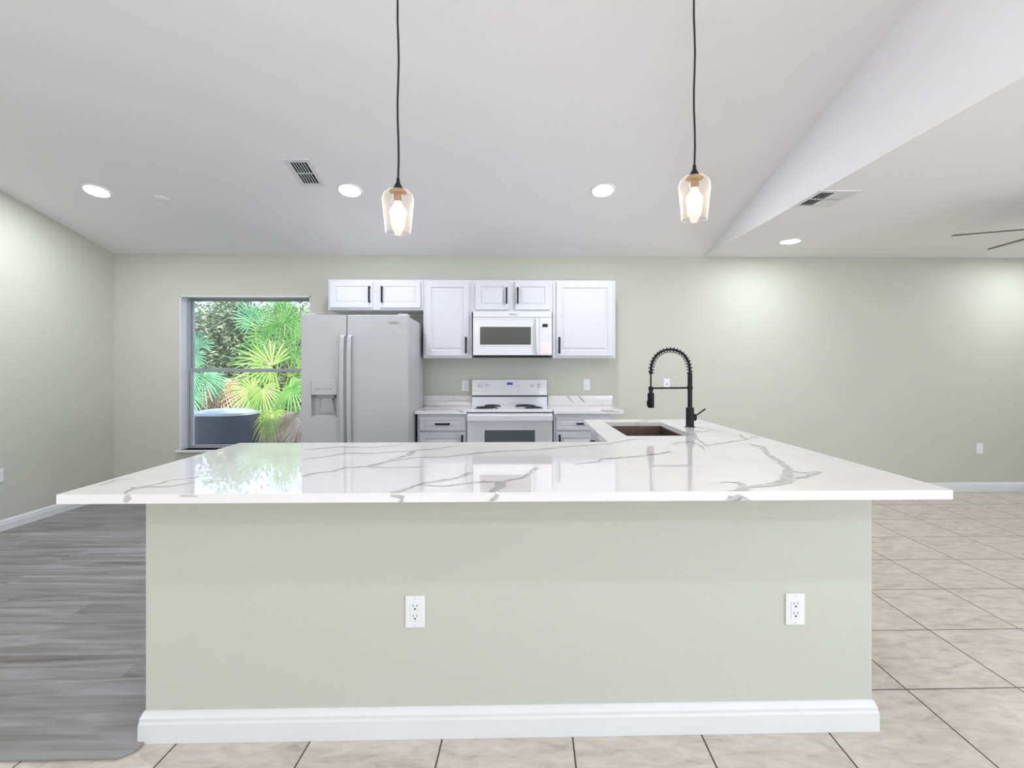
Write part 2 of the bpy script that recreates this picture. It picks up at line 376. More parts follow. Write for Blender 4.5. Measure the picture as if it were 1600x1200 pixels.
# ---------------------------------------------------------------- window
win = bpy.data.objects.new('window_1', None); COL.objects.link(win); win.location = ((wx0 + wx1) / 2, YB, wz0); WL['window_1'] = Vector(win.location)
struct(win, 'single-hung window with white reveal and grey aluminium sashes')
yo = YB + .125
b = MB(); t = .012
b.box(wx0, wx0 + t, YB - .004, YB + TH, wz0, wz1).box(wx1 - t, wx1, YB - .004, YB + TH, wz0, wz1).box(wx0, wx1, YB - .004, YB + TH, wz1 - t, wz1)
b.build('reveal', M['trim'], win)
b = MB(); b.box(wx0 - .03, wx1 + .03, YB - .035, YB + TH, wz0 - .022, wz0); b.build('window_sill', M['trim'], win, bevel=.004)
fx0, fx1, fz0, fz1 = wx0 + t, wx1 - t, wz0, wz1 - .006
zm = atY(380, 578.5, yo).z
def rectframe(b, x0, x1, z0, z1, y0, y1, w, wt=None, wb=None):
    wt = wt or w; wb = wb or w
    b.box(x0, x0 + w, y0, y1, z0, z1).box(x1 - w, x1, y0, y1, z0, z1).box(x0 + w, x1 - w, y0, y1, z1 - wt, z1).box(x0 + w, x1 - w, y0, y1, z0, z0 + wb); return b
rectframe(MB(), fx0, fx1, fz0, fz1, yo - .02, yo + .07, .014).build('window_frame', M['alu'], win, bevel=.003)
s1 = rectframe(MB(), fx0 + .014, fx1 - .014, zm - .02, fz1 - .014, yo + .03, yo + .06, .016).build('upper_sash', M['alu'], win, bevel=.002)
s2 = rectframe(MB(), fx0 + .014, fx1 - .014, fz0 + .014, zm + .018, yo - .005, yo + .025, .020, .034).build('lower_sash', M['alu'], win, bevel=.002)
MB().box(fx0 + .03, fx1 - .03, yo + .043, yo + .047, zm, fz1 - .03).build('pane', M['glass'], s1)
MB().box(fx0 + .034, fx1 - .034, yo + .008, yo + .012, fz0 + .05, zm - .015).build('pane', M['glass'], s2)

# ---------------------------------------------------------------- peninsula
YF = 1.787
ix0, ix1 = atY(228, 900, YF).x, atY(1362, 900, YF).x
pen = thing('kitchen_peninsula', 'long pale greige drywall peninsula base with white baseboard below the quartz worktop', 'peninsula', ((ix0 + ix1) / 2, YF, 0))
MB().box(ix0, ix1, YF, YF + .13, 0, .884).build('knee_wall', M['island'], pen)
MB().box(ix1 - .12, ix1, YF + .13, 3.86, 0, .884).build('side_wall', M['island'], pen)
baseboard('baseboard', [(ix1, 3.86), (ix1, YF), (ix0, YF), (ix0, YF + .13)][::-1], pen, scale=1.06) if False else None
baseboard('baseboard', [(ix0, YF + .13), (ix0, YF), (ix1, YF), (ix1, 3.86)][::-1][::-1], pen, scale=1.06)
# quartz ribbons (veins) -------------------------------------------------
rv = random.Random(7)
def ribbon(b, pts, ws, nrm, off, start=.0, end=.0):
    """pts world points on a plane with normal nrm, widths in metres"""
    P = []; Wd = []
    for i in range(len(pts) - 1):
        a, c = Vector(pts[i]), Vector(pts[i + 1]); n = max(2, int((c - a).length / .022))
        side = nrm.cross(c - a).normalized()
        for k in range(n):
            q = k / n; j = rv.uniform(-1, 1) * (min(ws[i] * .35, .006) if k else 0)
            P.append(a.lerp(c, q) + side * j); Wd.append((ws[i] * (1 - q) + ws[i + 1] * q) * (rv.uniform(.6, 1.35) if ws[i] < .03 else rv.uniform(.88, 1.12)))
    P.append(Vector(pts[-1])); Wd.append(ws[-1])
    base = len(b.v); up = nrm * off
    for i, p in enumerate(P):
        t = (P[min(i + 1, len(P) - 1)] - P[max(i - 1, 0)]).normalized(); sd = nrm.cross(t).normalized(); w = Wd[i] / 2
        for k, (q, a) in enumerate(((-1.25, 0), (-.75, 1), (.75, 1), (1.25, 0))):
            b.v.append(p + sd * w * q + up); b.vein[len(b.v) - 1] = a * (1 if 0 < i < len(P) - 1 else .3)
    for i in range(len(P) - 1):
        for k in range(3):
            o = base + i * 4 + k; b.f.append([o, o + 1, o + 5, o + 4]); b.m.append(0)
def apply_veins(o, b):
    a = o.data.attributes.new('vein', 'FLOAT', 'POINT'); vals = [0.0] * len(b.v)
    for k, v in b.vein.items(): vals[k] = v
    a.data.foreach_set('value', vals)
ZT = .914
def z7(x, y): return (80 + x / 2.353, 660 + y / 2.353)
def z8(x, y): return (740 + x / 2.051, 660 + y / 2.051)
TOPV = [  # (transform, points, widths)
 (z7, [(270,265),(300,240),(360,233),(410,222),(435,213),(490,208),(590,195)], [.022,.016,.014,.012,.012,.010,.006]),
 (z7, [(300,248),(345,238),(440,235),(520,222),(640,214)], [.012,.014,.014,.010,.005]),
 (z7, [(175,232),(235,213),(300,207)], [.008,.012,.004]),
 (z7, [(920,200),(980,185),(1040,180),(1080,166),(1140,163),(1200,155),(1270,132),(1320,118),(1332,104)], [.014,.014,.012,.014,.022,.016,.018,.030,.03]),
 (z7, [(1140,163),(1250,166),(1380,163)], [.014,.018,.006]),
 (z7, [(925,135),(1000,128),(1080,113),(1200,113),(1330,104),(1400,99),(1500,85)], [.012,.016,.024,.012,.02,.014,.01]),
 (z7, [(925,101),(1060,90),(1180,92),(1310,80)], [.012,.02,.012,.01]),
 (z7, [(1165,158),(1250,142),(1340,129),(1440,128),(1600,110),(1700,104)], [.01,.014,.012,.01,.012,.006]),
 (z7, [(1245,265),(1300,246),(1370,223),(1430,215),(1500,200),(1545,185)], [.016,.018,.018,.016,.018,.026]),
 (z7, [(1370,230),(1440,235),(1520,225),(1600,215)], [.012,.008,.010,.012]),
 (z8, [(0,192),(70,190),(110,186),(150,180),(175,165),(205,145)], [.012,.018,.018,.018,.018,.018]),
 (z8, [(82,188),(88,205),(62,224),(66,232)], [.03,.032,.026,.026]),
 (z8, [(0,98),(100,92),(200,88),(300,78),(440,68),(500,55),(560,52)], [.01,.012,.01,.01,.012,.016,.006]),
 (z8, [(322,135),(400,126),(410,118),(500,111),(560,105),(630,93)], [.01,.014,.014,.014,.014,.022]),
 (z8, [(635,68),(700,61),(722,72),(740,88)], [.012,.012,.014,.008]),
 (z8, [(740,75),(800,66),(870,55),(912,44)], [.016,.012,.01,.008]),
 (z8, [(852,40),(866,50),(886,55)], [.012,.012,.006]),
 (z8, [(888,70),(930,80),(945,105),(980,125),(1010,152),(1005,185),(960,198),(900,205),(862,212),(835,231)], [.018,.020,.022,.024,.030,.038,.032,.026,.036,.055]),
 (z8, [(1010,155),(1060,162),(1112,158)], [.010,.008,.006]),
 (z8, [(1005,183),(1060,175),(1112,158)], [.014,.016,.008]),
 (z8, [(790,192),(850,193),(866,210)], [.010,.016,.018]),
 (lambda x, y: (x, y), [(1002,658.2),(1014,656.8),(1028,657.6)], [.03,.02,.01]),
 (z8, [(700,24),(730,30),(770,22)], [.012,.014,.006]),
]
wt = thing('quartz_worktop', 'glossy white quartz peninsula worktop with branching grey veins and an undermount sink cutout', 'countertop', (0, 2.1, ZT))
outer = [(-1.412, 1.602), (1.458, 1.594), (1.512, 3.86), (.605, 3.86), (.552, 2.690), (-1.415, 2.696)]
hole = [(.712, 2.922), (1.118, 2.922), (1.150, 3.68), (.730, 3.68)]
bm = bmesh.new()
def loop(pts):
    vs = [bm.verts.new((x, y, ZT - .03)) for x, y in pts]
    return [bm.edges.new((vs[i], vs[(i + 1) % len(vs)])) for i in range(len(vs))]
ed = loop(outer) + loop(hole)
bmesh.ops.triangle_fill(bm, use_beauty=True, use_dissolve=False, edges=ed)
r = bmesh.ops.extrude_face_region(bm, geom=bm.faces[:])
bmesh.ops.translate(bm, vec=(0, 0, .03), verts=[v for v in r['geom'] if isinstance(v, bmesh.types.BMVert)])
bmesh.ops.recalc_face_normals(bm, faces=bm.faces)
b = MB(); b.open = True; bm.verts.index_update()
b.add([v.co.copy() for v in bm.verts], [[v.index for v in f.verts] for f in bm.faces]); bm.free(); nsl = len(b.v)
up = Vector((0, 0, 1))
for i, (tf, pts, ws) in enumerate(TOPV):
    ribbon(b, [atZ(*tf(*p), ZT) for p in pts], ws, up, .0004 + .00004 * i)
fn = Vector((0, -1, 0))
for i, (tf, pts, ws) in enumerate([
  (z7, [(272,266),(286,280),(268,297)], [.024,.020,.016]), (z7, [(470,270),(540,272)], [.006,.004]),
  (z7, [(1245,268),(1292,275),(1276,297)], [.008,.014,.014]), (z8, [(66,236),(70,244),(52,258)], [.024,.014,.016]),
  (z8, [(836,233),(832,245),(836,257)], [.036,.040,.046]), (z8, [(850,235),(875,247),(905,257)], [.010,.010,.006])]):
    ribbon(b, [atY(*tf(*p), 1.599) + Vector((0, -.0012 - .003 * 0, 0)) for p in pts], ws, fn, .001 + .00004 * i)
for v in b.v[nsl:]:
    if v.y < 1.6 and v.z < ZT - .0001:
        v.z = min(v.z, ZT - .001); v.z = max(v.z, ZT - .0295)
        v.y = 1.602 - .008 * (v.x + 1.412) / 2.87 - .0009
    else: v.y = max(v.y, 1.602 - .008 * (v.x + 1.412) / 2.87 + .002)
o = b.build('slab', M['quartz'], wt, bevel=.0025); apply_veins(o, b)

# sink
sk = thing('undermount_sink', 'brown-grey stainless undermount sink set in the peninsula worktop', 'sink', (.93, 3.3, ZT - .03))
top = [Vector((.706, 2.916, ZT - .031)), Vector((1.124, 2.916, ZT - .031)), Vector((1.156, 3.686, ZT - .031)), Vector((.724, 3.686, ZT - .031))]
c = sum(top, Vector()) / 4
def shr(p, k, z): q = c + (p - c) * k; return Vector((q.x, q.y, z))
b = MB(); b.open = True
lip = [c + (p - c) * 1.05 for p in top]
b.loft([lip, top, [shr(p, .985, ZT - .04) for p in top], [shr(p, .96, ZT - .20) for p in top], [shr(p, .92, ZT - .225) for p in top], [shr(p, .15, ZT - .235) for p in top]], caps=False)
b.build('basin', M['steel'], sk)
MB().lathe([(.0, 0), (.05, 0), (.05, .006), (.035, .004), (.0, .003)], (c.x, c.y, ZT - .236), 24).build('drain', M['chrome'], sk, smooth=True)
# cabinets under the peninsula ---------------------------------------------
DOOR = [(0, .0), (.002, -.002), (.052, -.002), (.058, .006), (.064, .006), (.082, .0), (.09, 0)]
DOORS = [(0, .0), (.002, -.002), (.030, -.002), (.034, .003), (.038, .003), (.046, 0)]
def pull(parent, x, y, z, L=.13, vert=True, name='handle'):
    b = MB(); r = .008
    if vert:
        b.box(x - r, x + r, y - .030, y - .020, z - L / 2, z + L / 2)
        for s in (-1, 1): b.box(x - r, x + r, y - .022, y, z + s * (L / 2 - .012) - r, z + s * (L / 2 - .012) + r)
    else:
        b.box(x - L / 2, x + L / 2, y - .030, y - .020, z - r, z + r)
        for s in (-1, 1): b.box(x + s * (L / 2 - .012) - r, x + s * (L / 2 - .012) + r, y - .022, y, z - r, z + r)
    return b.build(name, M['black'], parent, bevel=.0015)
def face_rot(objs, pivot, ang):
    m = Matrix.Translation(pivot) @ Matrix.Rotation(ang, 4, 'Z') @ Matrix.Translation(-pivot)
    for o in objs:
        w = WL[o.name] if o.name in WL else Vector()
        o.data.transform(Matrix.Translation(-w) @ m @ Matrix.Translation(w))
def leg_cabinet(label, y0, y1, kind):
    t = thing('base_cabinet', label, 'cabinet', (.93, (y0 + y1) / 2, 0))
    xf, xb = .66, ix1 - .125
    if kind == 'sink':
        b = MB(); b.box(xf, xf + .018, y0, y1, .1, .883).box(xb - .018, xb, y0, y1, .1, .883).box(xf, xb, y0, y0 + .018, .1, .883).box(xf, xb, y1 - .018, y1, .1, .883).box(xf, xb, y0, y1, .1, .118).box(xf + .06, xb, y0, y1, 0, .1)
    else: b = MB().box(xf, xb, y0, y1, .1, .883).box(xf + .06, xb, y0, y1, 0, .1)
    b.build('body', M['cabin'], t)
    n = 2 if kind == 'sink' else 1; w = (y1 - y0) / n
    for i in range(n):
        # door drawn facing -Y then turned to face -X
        L = w - .012; dz = .70 if kind != 'dish' else .86
        d = MB().panel(-L / 2, L / 2, .12, dz, 0, .019, DOOR)
        d.xform(Matrix.Translation((xf - .019, y0 + w * (i + .5), 0)) @ Matrix.Rotation(R(-90), 4, 'Z'))
        d.build('door', M['cab'], t, bevel=0)
        d = MB().panel(-L / 2, L / 2, .715, .865, 0, .019, DOORS)
        d.xform(Matrix.Translation((xf - .019, y0 + w * (i + .5), 0)) @ Matrix.Rotation(R(-90), 4, 'Z'))
        dr = d.build('drawer_front', M['cab'], t)
        h = MB(); yc = y0 + w * (i + .5); h.box(xf - .052, xf - .042, yc - .065, yc + .065, .784, .795).box(xf - .044, xf - .021, yc - .058, yc - .048, .784, .795).box(xf - .044, xf - .021, yc + .048, yc + .058, .784, .795)
        h.build('handle', M['black'], dr)
    return t
leg_cabinet('white base cabinet under the sink, on the kitchen side of the peninsula', 2.86, 3.74, 'sink')
def row_cabinet(label, x0, x1):   # behind the knee wall, doors face +Y (kitchen side)
    t = thing('base_cabinet', label, 'cabinet', ((x0 + x1) / 2, 2.3, 0))
    y0, y1 = YF + .135, 2.62
    MB().box(x0, x1, y0, y1, .1, .883).box(x0, x1, y0, y1 - .06, 0, .1).build('body', M['cabin'], t)
    for i in range(2):
        w = (x1 - x0) / 2; xc = x0 + w * (i + .5)
        mt = Matrix.Translation((xc, y1 + .019, 0)) @ Matrix.Rotation(R(180), 4, 'Z')
        MB().panel(-w / 2 + .005, w / 2 - .005, .12, .70, 0, .019, DOOR).xform(mt).build('door', M['cab'], t)
        MB().panel(-w / 2 + .005, w / 2 - .005, .715, .865, 0, .019, DOORS).xform(mt).build('drawer_front', M['cab'], t)
    return t
row_cabinet('white base cabinet hidden behind the left half of the peninsula wall', ix0 + .01, -.35)
row_cabinet('white base cabinet hidden behind the right half of the peninsula wall', -.345, .63)

# faucet -------------------------------------------------------------------
fb = atZ(1078, 667, ZT); FXx, FY = fb.x, fb.y
def fz(py): return atY(1078, py, FY).z
def fxp(px): return atY(px, 600, FY).x
fa = thing('spring_faucet', 'matte black spring-neck pull-down kitchen faucet beside the sink', 'faucet', (FXx, FY, ZT))
zb1 = fz(637)
MB().lathe([(.0, 0), (.034, 0), (.034, .004), (.028, .007), (.0265, .012), (.0265, zb1 - ZT), (.024, zb1 - ZT + .002), (0, zb1 - ZT + .002)], (FXx, FY, ZT), 32).build('base', M['black'], fa, smooth=True)
xr = fxp(1074); xl = fxp(1017); zs = fz(582)
MB().lathe([(0, 0), (.0155, 0), (.0155, zs - zb1 - .004), (.013, zs - zb1), (0, zs - zb1)], (FXx - .0, FY, zb1), 24).build('riser', M['black'], fa, smooth=True)
xr = FXx
zl0 = fz(584)      # top of hose nut
arc = []; rx = (xr - xl) / 2; xc = (xr + xl) / 2; ztop = fz(546); rz = ztop - fz(583)
zc0 = fz(583)
for k in range(0, 41):
    q = math.pi * k / 40; arc.append(Vector((xc + rx * math.cos(q), FY, zc0 + rz * math.sin(q) ** .80 if 0 < k < 40 else zc0)))
MB().tube(arc, .0085, 10).build('hose', M['black'], fa, smooth=True)
# spring coil around the arc
dense = []; tot = 0; Ls = [0]
for i in range(len(arc) - 1): tot += (arc[i + 1] - arc[i]).length; Ls.append(tot)
def on_arc(s):
    for i in range(len(arc) - 1):
        if s <= Ls[i + 1] or i == len(arc) - 2:
            q = (s - Ls[i]) / (Ls[i + 1] - Ls[i]); return arc[i].lerp(arc[i + 1], q), (arc[i + 1] - arc[i]).normalized()
turns = 21; sp = []
for k in range(turns * 14 + 1):
    p, t = on_arc(tot * k / (turns * 14)); a = 2 * math.pi * k / 14
    nrm = Vector((-t.z, 0, t.x)); sp.append(p + (nrm * math.cos(a) + Vector((0, 1, 0)) * math.sin(a)) * .0185 + nrm * .002)
MB().tube(sp, .0027, 5).build('spring', M['black'], fa, smooth=True)
zh0, zh1 = fz(615), fz(637)
MB().lathe([(0, 0), (.012, 0), (.012, fz(579) - fz(584.5)), (0, fz(579) - fz(584.5))], (xl, FY, fz(584.5)), 20).build('hose_nut', M['black'], fa, smooth=True)
MB().tube([(xl, FY, fz(584)), (xl, FY, fz(606))], .0055, 10).build('hose_stem', M['black'], fa, smooth=True)
b = MB().tube([(xl, FY, fz(606.5)), (xr, FY, fz(606))], .0062, 10)
b.lathe([(0, 0), (.016, 0), (.016, .026), (0, .026)], (xl, FY, fz(610)), 20).lathe([(0, 0), (.019, 0), (.019, .02), (0, .02)], (xr, FY, fz(608)), 20)
b.build('support_arm', M['black'], fa, smooth=True)
b = MB().lathe([(0, 0), (.019, 0), (.022, .004), (.022, fz(614.5) - fz(637)), (.014, fz(613.5) - fz(637)), (.012, fz(608) - fz(637)), (0, fz(608) - fz(637))], (xl, FY, fz(637)), 28)
b.box(xl - .027, xl - .019, FY - .007, FY + .007, fz(634), fz(626)); b.build('spray_head', M['black'], fa, smooth=True)
hc = Vector((fxp(1086), FY, fz(652)))
b = MB().tube([Vector((FXx, FY, hc.z)), Vector((hc.x + .004, FY, hc.z))], .024, 24)
e0 = Vector((fxp(1088), FY, fz(649))); e1 = Vector((fxp(1102), FY, fz(639)))
b.tube([e0, e1], .0052, 10); b.build('lever', M['black'], fa, smooth=True)

# ---------------------------------------------------------------- outlets
def outlet(name, label, c, kind='duplex', axis='y', w=.070, hgt=.114, cat='outlet', group=None):
    t = thing(name, label, cat, c, group); x, y, z = c; th = .006
    def bb(u0, u1, d0, d1, z0, z1, b):
        if axis == 'y': b.box(x + u0, x + u1, y - d1, y - d0, z + z0, z + z1)
        else: b.box(x + d0, x + d1, y + u0, y + u1, z + z0, z + z1)
        return b
    bb(-w / 2, w / 2, 0, th, -hgt / 2, hgt / 2, MB()).build('cover_plate', M['white'], t, bevel=.003)
    if kind in ('duplex', 'gfci'):
        bb(-.0165, .0165, th, th + .002, -.033, .033, MB()).build('receptacle', M['white'], t, bevel=.001)
        b = MB()
        for s in (-1, 1):
            zc = s * .0175
            bb(-.0075, -.0055, th + .0018, th + .0026, zc + .001, zc + .009, b); bb(.0055, .0075, th + .0018, th + .0026, zc + .002, zc + .009, b)
            bb(-.0028, .0028, th + .0018, th + .0026, zc - .0085, zc - .003, b)
        b.build('slots', M['dark'], t)
        for s in (-1, 1): bb(-.0035, .0035, th, th + .0012, s * .048 - .0035, s * .048 + .0035, MB()).build('screw', M['cabin'], t, bevel=.001)
    elif kind == 'switch':
        bb(-.0165, .0165, th, th + .002, -.033, .033, MB()).build('rocker_frame', M['white'], t, bevel=.001)
        bb(-.009, .009, th + .002, th + .006, -.026, .0, MB()).build('toggle', M['trim'], t, bevel=.002)
    elif kind == 'jack':
        bb(-.007, .007, th, th + .003, -.010, .008, MB()).build('jack', M['lgrey'], t, bevel=.001)
    return t
p = atY(649, 955, YF); outlet('wall_outlet', 'white duplex outlet on the peninsula front, left of centre', p)
p = atY(1241.5, 951, YF); outlet('wall_outlet', 'white duplex outlet on the peninsula front, near its right end', p)
p = atY(727, 602.5, YB); outlet('wall_outlet', 'small white outlet on the back wall left of the range', p)
p = atY(916.5, 601, YB); outlet('light_switch', 'white switch plate on the back wall right of the range', p, 'switch', cat='switch')
p = atY(1041.5, 600, YB); outlet('wall_jack', 'white jack plate on the back wall seen through the faucet loop', p, 'jack', cat='wall plate')
p = atY(1530.5, 700.5, YB); outlet('wall_outlet', 'white outlet low on the back wall at far right', p, 'blank')
d = ray(3, 742); k = wall_left_x(4.0) / d.x; yy = d.y * k
outlet('wall_outlet', 'white outlet on the left wall above the baseboard', (wall_left_x(yy) + .003, yy - .035, CAM_H + d.z * k), 'duplex', axis='x')

# ---------------------------------------------------------------- upper cabinets
YU = YB - .305
def X(px): return atY(px, 500, YU).x
def Z(py, px=740): return atY(px, py, YU).z
ztop, zlow, zshort = Z(437.5), Z(559.5), Z(485)
def upper(label, x0, x1, z0, z1, doors):
    t = thing('wall_cabinet', label, 'cabinet', ((x0 + x1) / 2, YB - .15, z0), None)
    MB().box(x0, x1, YU, YB, z0, z1).build('body', M['cab'], t, bevel=.002)
    for a, c_, side in doors:
        d = MB().panel(a, c_, z0 + .022, z1 - .022, YU - .019, .0185, DOOR if (z1 - z0) > .5 else [(0, 0), (.002, -.002), (.045, -.002), (.05, .005), (.055, .005), (.068, 0), (.075, 0)])
        dd = d.build('door', M['cab'], t)
        L = .16; x = c_ - .028 if side > 0 else a + .028
        z = (z0 + z1) / 2 + .0 if (z1 - z0) < .5 else z0 + .125
        pull(dd, x, YU - .021, z, L)
    return t
xa, xb_, xc_, xd, xe = X(513), X(661.5), X(737.5), X(863.5), X(961.5)
upper('short white two-door wall cabinet above the refrigerator', xa, xb_ - .001, zshort, ztop, [(X(516.5), X(583), 1), (X(593.5), X(657.5), -1)])
upper('tall white wall cabinet between refrigerator and microwave', xb_, xc_ - .001, zlow, ztop, [(X(665.5), X(733), 1)])
zmw = Z(487.5)
upper('short white two-door wall cabinet above the microwave', xc_, xd - .001, zmw, ztop, [(X(743), X(796), 1), (X(804.5), X(858.5), -1)])
upper('tall white wall cabinet at the right end above the counter', xd, xe, zlow, ztop, [(X(869), X(957.5), -1)])

# ---------------------------------------------------------------- microwave
YM = YB - .39
def XM(px): return atY(px, 520, YM).x
def ZM(py): return atY(800, py, YM).z
mx0, mx1 = XM(738.5) + .004, XM(863) - .003
mw = thing('microwave', 'white over-the-range microwave with dark window below the short cabinet', 'microwave', ((mx0 + mx1) / 2, YB - .2, ZM(558)))
zb, zt = ZM(557), zmw - .002
MB().box(mx0, mx1, YM + .03, YB, zb + .012, zt).build('body', M['enamel'], mw, bevel=.003)
MB().box(mx0 + .006, mx1 - .006, YM + .03, YB - .02, zb - .004, zb + .012).build('vent_grille', M['dark'], mw)
MB().box(mx0, mx1, YM + .004, YM + .03, ZM(495.5), zt).build('top_vent_panel', M['enamel'], mw, bevel=.003)
xs = XM(843)
d = MB().panel(mx0, xs - .002, zb + .012, ZM(496.3), YM, .03, [(0, .002), (.003, 0), (.016, 0), (.018, .003), (.022, .003)])
dr = d.build('door', M['enamel'], mw)
rectframe(MB(), XM(748), XM(832), ZM(541), ZM(508.5), YM - .001, YM + .004, .012, .010, .008).build('window_surround', M['white'], dr, bevel=.001)
MB().box(XM(749.5), XM(829.5), YM + .0005, YM + .004, ZM(538.5), ZM(511)).build('window', M['mwglass'], dr)
MB().tube([(XM(838.5), YM, ZM(499)), (XM(838.5), YM - .028, ZM(502)), (XM(838.5), YM - .034, ZM(525)), (XM(838.5), YM - .028, ZM(549)), (XM(838.5), YM, ZM(552))], .012, 12).build('handle', M['enamel'], dr, smooth=True)
cp = MB().box(xs, mx1, YM + .001, YM + .03, zb + .012, ZM(496.3)).build('control_panel', M['enamel'], mw, bevel=.002)
MB().box(XM(847.5), XM(856), YM - .0005, YM + .003, ZM(511), ZM(506)).build('display', M['dark'], cp)
b = MB()
for r_ in range(3):
    for c_ in range(4): b.box(XM(847.5) + .013 * c_, XM(847.5) + .013 * c_ + .009, YM - .0002, YM + .003, ZM(518 + r_ * 4), ZM(516.2 + r_ * 4))
b.build('buttons', M['white'], cp)
text('microwave', .010, (XM(851.5), YM - .0006, ZM(514)), M['lgrey'], cp, 'label_text') if False else None
MB().box(XM(845), XM(862), YM - .0006, YM + .002, ZM(552.5), ZM(535)).build('sticker', M['sticker'], cp)
text('Whirlpool', .0185, (XM(801.5), YM + .0034, ZM(491)), M['black'], mw)

# ---------------------------------------------------------------- refrigerator
YR = 4.28
def XR(px): return atY(px, 600, YR).x
def ZR(py): return atY(550, py, YR).z
rx0, rx1 = XR(471), XR(637.5)
fr = thing('refrigerator', 'light grey side-by-side refrigerator with in-door ice and water dispenser', 'refrigerator', ((rx0 + rx1) / 2, YR + .4, .009))
rzt = ZR(492)
MB().box(rx0 + .004, rx1 - .002, YR + .07, YR + .80, .05, rzt - .012).box(rx0 + .03, rx1 - .03, YR + .09, YR + .78, .009, .05).build('body', M['fridge_side'], fr, bevel=.004)
xm = XR(541.8)
dx0, dx1, dz0, dz1 = XR(486), XR(526.5), ZR(651.5), ZR(593.5)
zmid = ZR(617)
b = MB(); y0, y1 = YR, YR + .065
b.box(rx0, dx0, y0, y1, .07, rzt).box(dx1, xm - .003, y0, y1, .07, rzt).box(dx0, dx1, y0, y1, .07, dz0).box(dx0, dx1, y0, y1, dz1, rzt).box(dx0, dx1, y1 - .005, y1, dz0, zmid)
fd = b.build('freezer_door', M['fridge'], fr)
MB().box(xm + .003, rx1, y0, y1, .07, rzt).build('refrigerator_door', M['fridge'], fr, bevel=.006)
rd = COL.objects['refrigerator_door']
dp = MB().box(dx0 + .002, dx1 - .002, y0 - .003, y0 + .01, zmid, dz1).build('dispenser_panel', M['fridge'], fd, bevel=.002)
b = MB()
for i in range(5): b.box(dx0 + .03 + i * .032, dx0 + .05 + i * .032, y0 - .0036, y0, ZR(608.5), ZR(607))
b.build('dispenser_buttons', M['grey'], fd)
b = MB(); b.hexa([(dx0 + .055, y0 + .045, dz0 + .03), (dx1 - .03, y0 + .045, dz0 + .03), (dx1 - .03, y0 + .058, dz0 + .03), (dx0 + .055, y0 + .058, dz0 + .03),
  (dx0 + .08, y0 + .02, zmid - .03), (dx1 - .05, y0 + .02, zmid - .03), (dx1 - .05, y0 + .058, zmid - .03), (dx0 + .08, y0 + .058, zmid - .03)])
b.build('dispenser_paddle', M['fridge'], fd, bevel=.003)
MB().box(dx0 + .01, dx1 - .01, y0 + .002, y0 + .055, dz0, dz0 + .012).build('drip_tray', M['fridge'], fd, bevel=.002)
MB().box(dx0 + .05, dx1 - .03, y0 + .015, y0 + .058, zmid - .03, zmid).build('spout_housing', M['grey'], fd, bevel=.004)
for nm, px, dd in (('handle', 536.5, fd), ('handle', 547.5, rd)):
    x = XR(px); zz = [ZR(524), ZR(526), ZR(550), ZR(600), ZR(660), .62, .60]
    yy = [y0, y0 - .030, y0 - .046, y0 - .052, y0 - .046, y0 - .03, y0]
    rings = [[(x - .017, y - .008, z), (x + .017, y - .008, z), (x + .017, y + .008, z), (x - .017, y + .008, z)] for y, z in zip(yy, zz)]
    MB().loft(rings).build(nm, M['fridge'], dd, bevel=.005, smooth=True)
for x in (rx0 + .05, rx1 - .05): MB().box(x - .04, x + .04, YR + .02, YR + .14, rzt - .004, rzt + .014).build('hinge_cover', M['fridge'], fr, bevel=.004)
text('Whirlpool', .025, (XR(615), YR - .0006, ZR(504)), M['grey'], rd, shear=.3)
MB().tube([(XR(614.5) + .036 * math.cos(q), YR - .0006, ZR(504) + .010 * math.sin(q) + .006 * math.cos(q)) for q in (R(20 + 15 * k) for k in range(21))], .0009, 5).build('logo_swoosh', M['grey'], rd)

# ---------------------------------------------------------------- back counter run
ZK = .925; YC = YB - .635
def back_base(label, x0, x1, px0, px1, hs):
    t = thing('base_cabinet', label, 'cabinet', ((x0 + x1) / 2, YB - .3, 0)); yf = YB - .60
    MB().box(x0, x1, yf, YB, .10, ZK - .031).box(x0, x1, yf + .07, YB, 0, .1).build('body', M['cab'], t, bevel=.001)
    a, c_ = x0 + .022, x1 - .012
    d = MB().panel(a, c_, .742, .868, yf - .019, .0185, DOORS).build('drawer', M['cab'], t)
    pull(d, (a + c_) / 2, yf - .021, .805, .135, False)
    e = MB().panel(a, c_, .13, .725, yf - .019, .0185, DOOR).build('door', M['cab'], t)
    pull(e, c_ - .03 if hs > 0 else a + .03, yf - .021, .64, .13)
    return t
def XC(px, Y=YB - .60): return atY(px, 660, Y).x
sx0, sx1 = XC(730.0, YC), XC(863.5, YC)     # range sides
back_base('white base cabinet with drawer between refrigerator and range', XC(652.5), sx0 - .004, 0, 0, 1)
back_base('white base cabinet with drawer right of the range', sx1 + .012, XC(955), 0, 0, -1)
def back_top(name, label, poly, splash, veins):
    t = thing(name, label, 'countertop', (poly[0][0], YC, ZK))
    for part in ('slab', 'backsplash'):
        b = MB(); b.open = True
        if part == 'slab': b.prism(poly, ZK - .03, ZK)
        else: b.box(splash[0], splash[1], YB - .02, YB, ZK + .0005, ZK + .105)
        for kind, pts, ws in veins:
            if kind == 'w' and part == 'backsplash': ribbon(b, [atY(*p, YB - .0206) for p in pts], ws, Vector((0, -1, 0)), .0004)
            elif kind == 'f' and part == 'slab': ribbon(b, [atY(*p, YC - .0006) for p in pts], ws, Vector((0, -1, 0)), .0004)
            elif kind == 't' and part == 'slab': ribbon(b, [atZ(*p, ZK) for p in pts], ws, up, .0005)
        if part == 'backsplash':
            for v in b.v[8:]: v.z = min(v.z, ZK + .104)
        o = b.build(part, M['quartz'], t, bevel=.002); apply_veins(o, b)
def y2(x, y): return (640 + x / 4.138, 420 + y / 4.138)
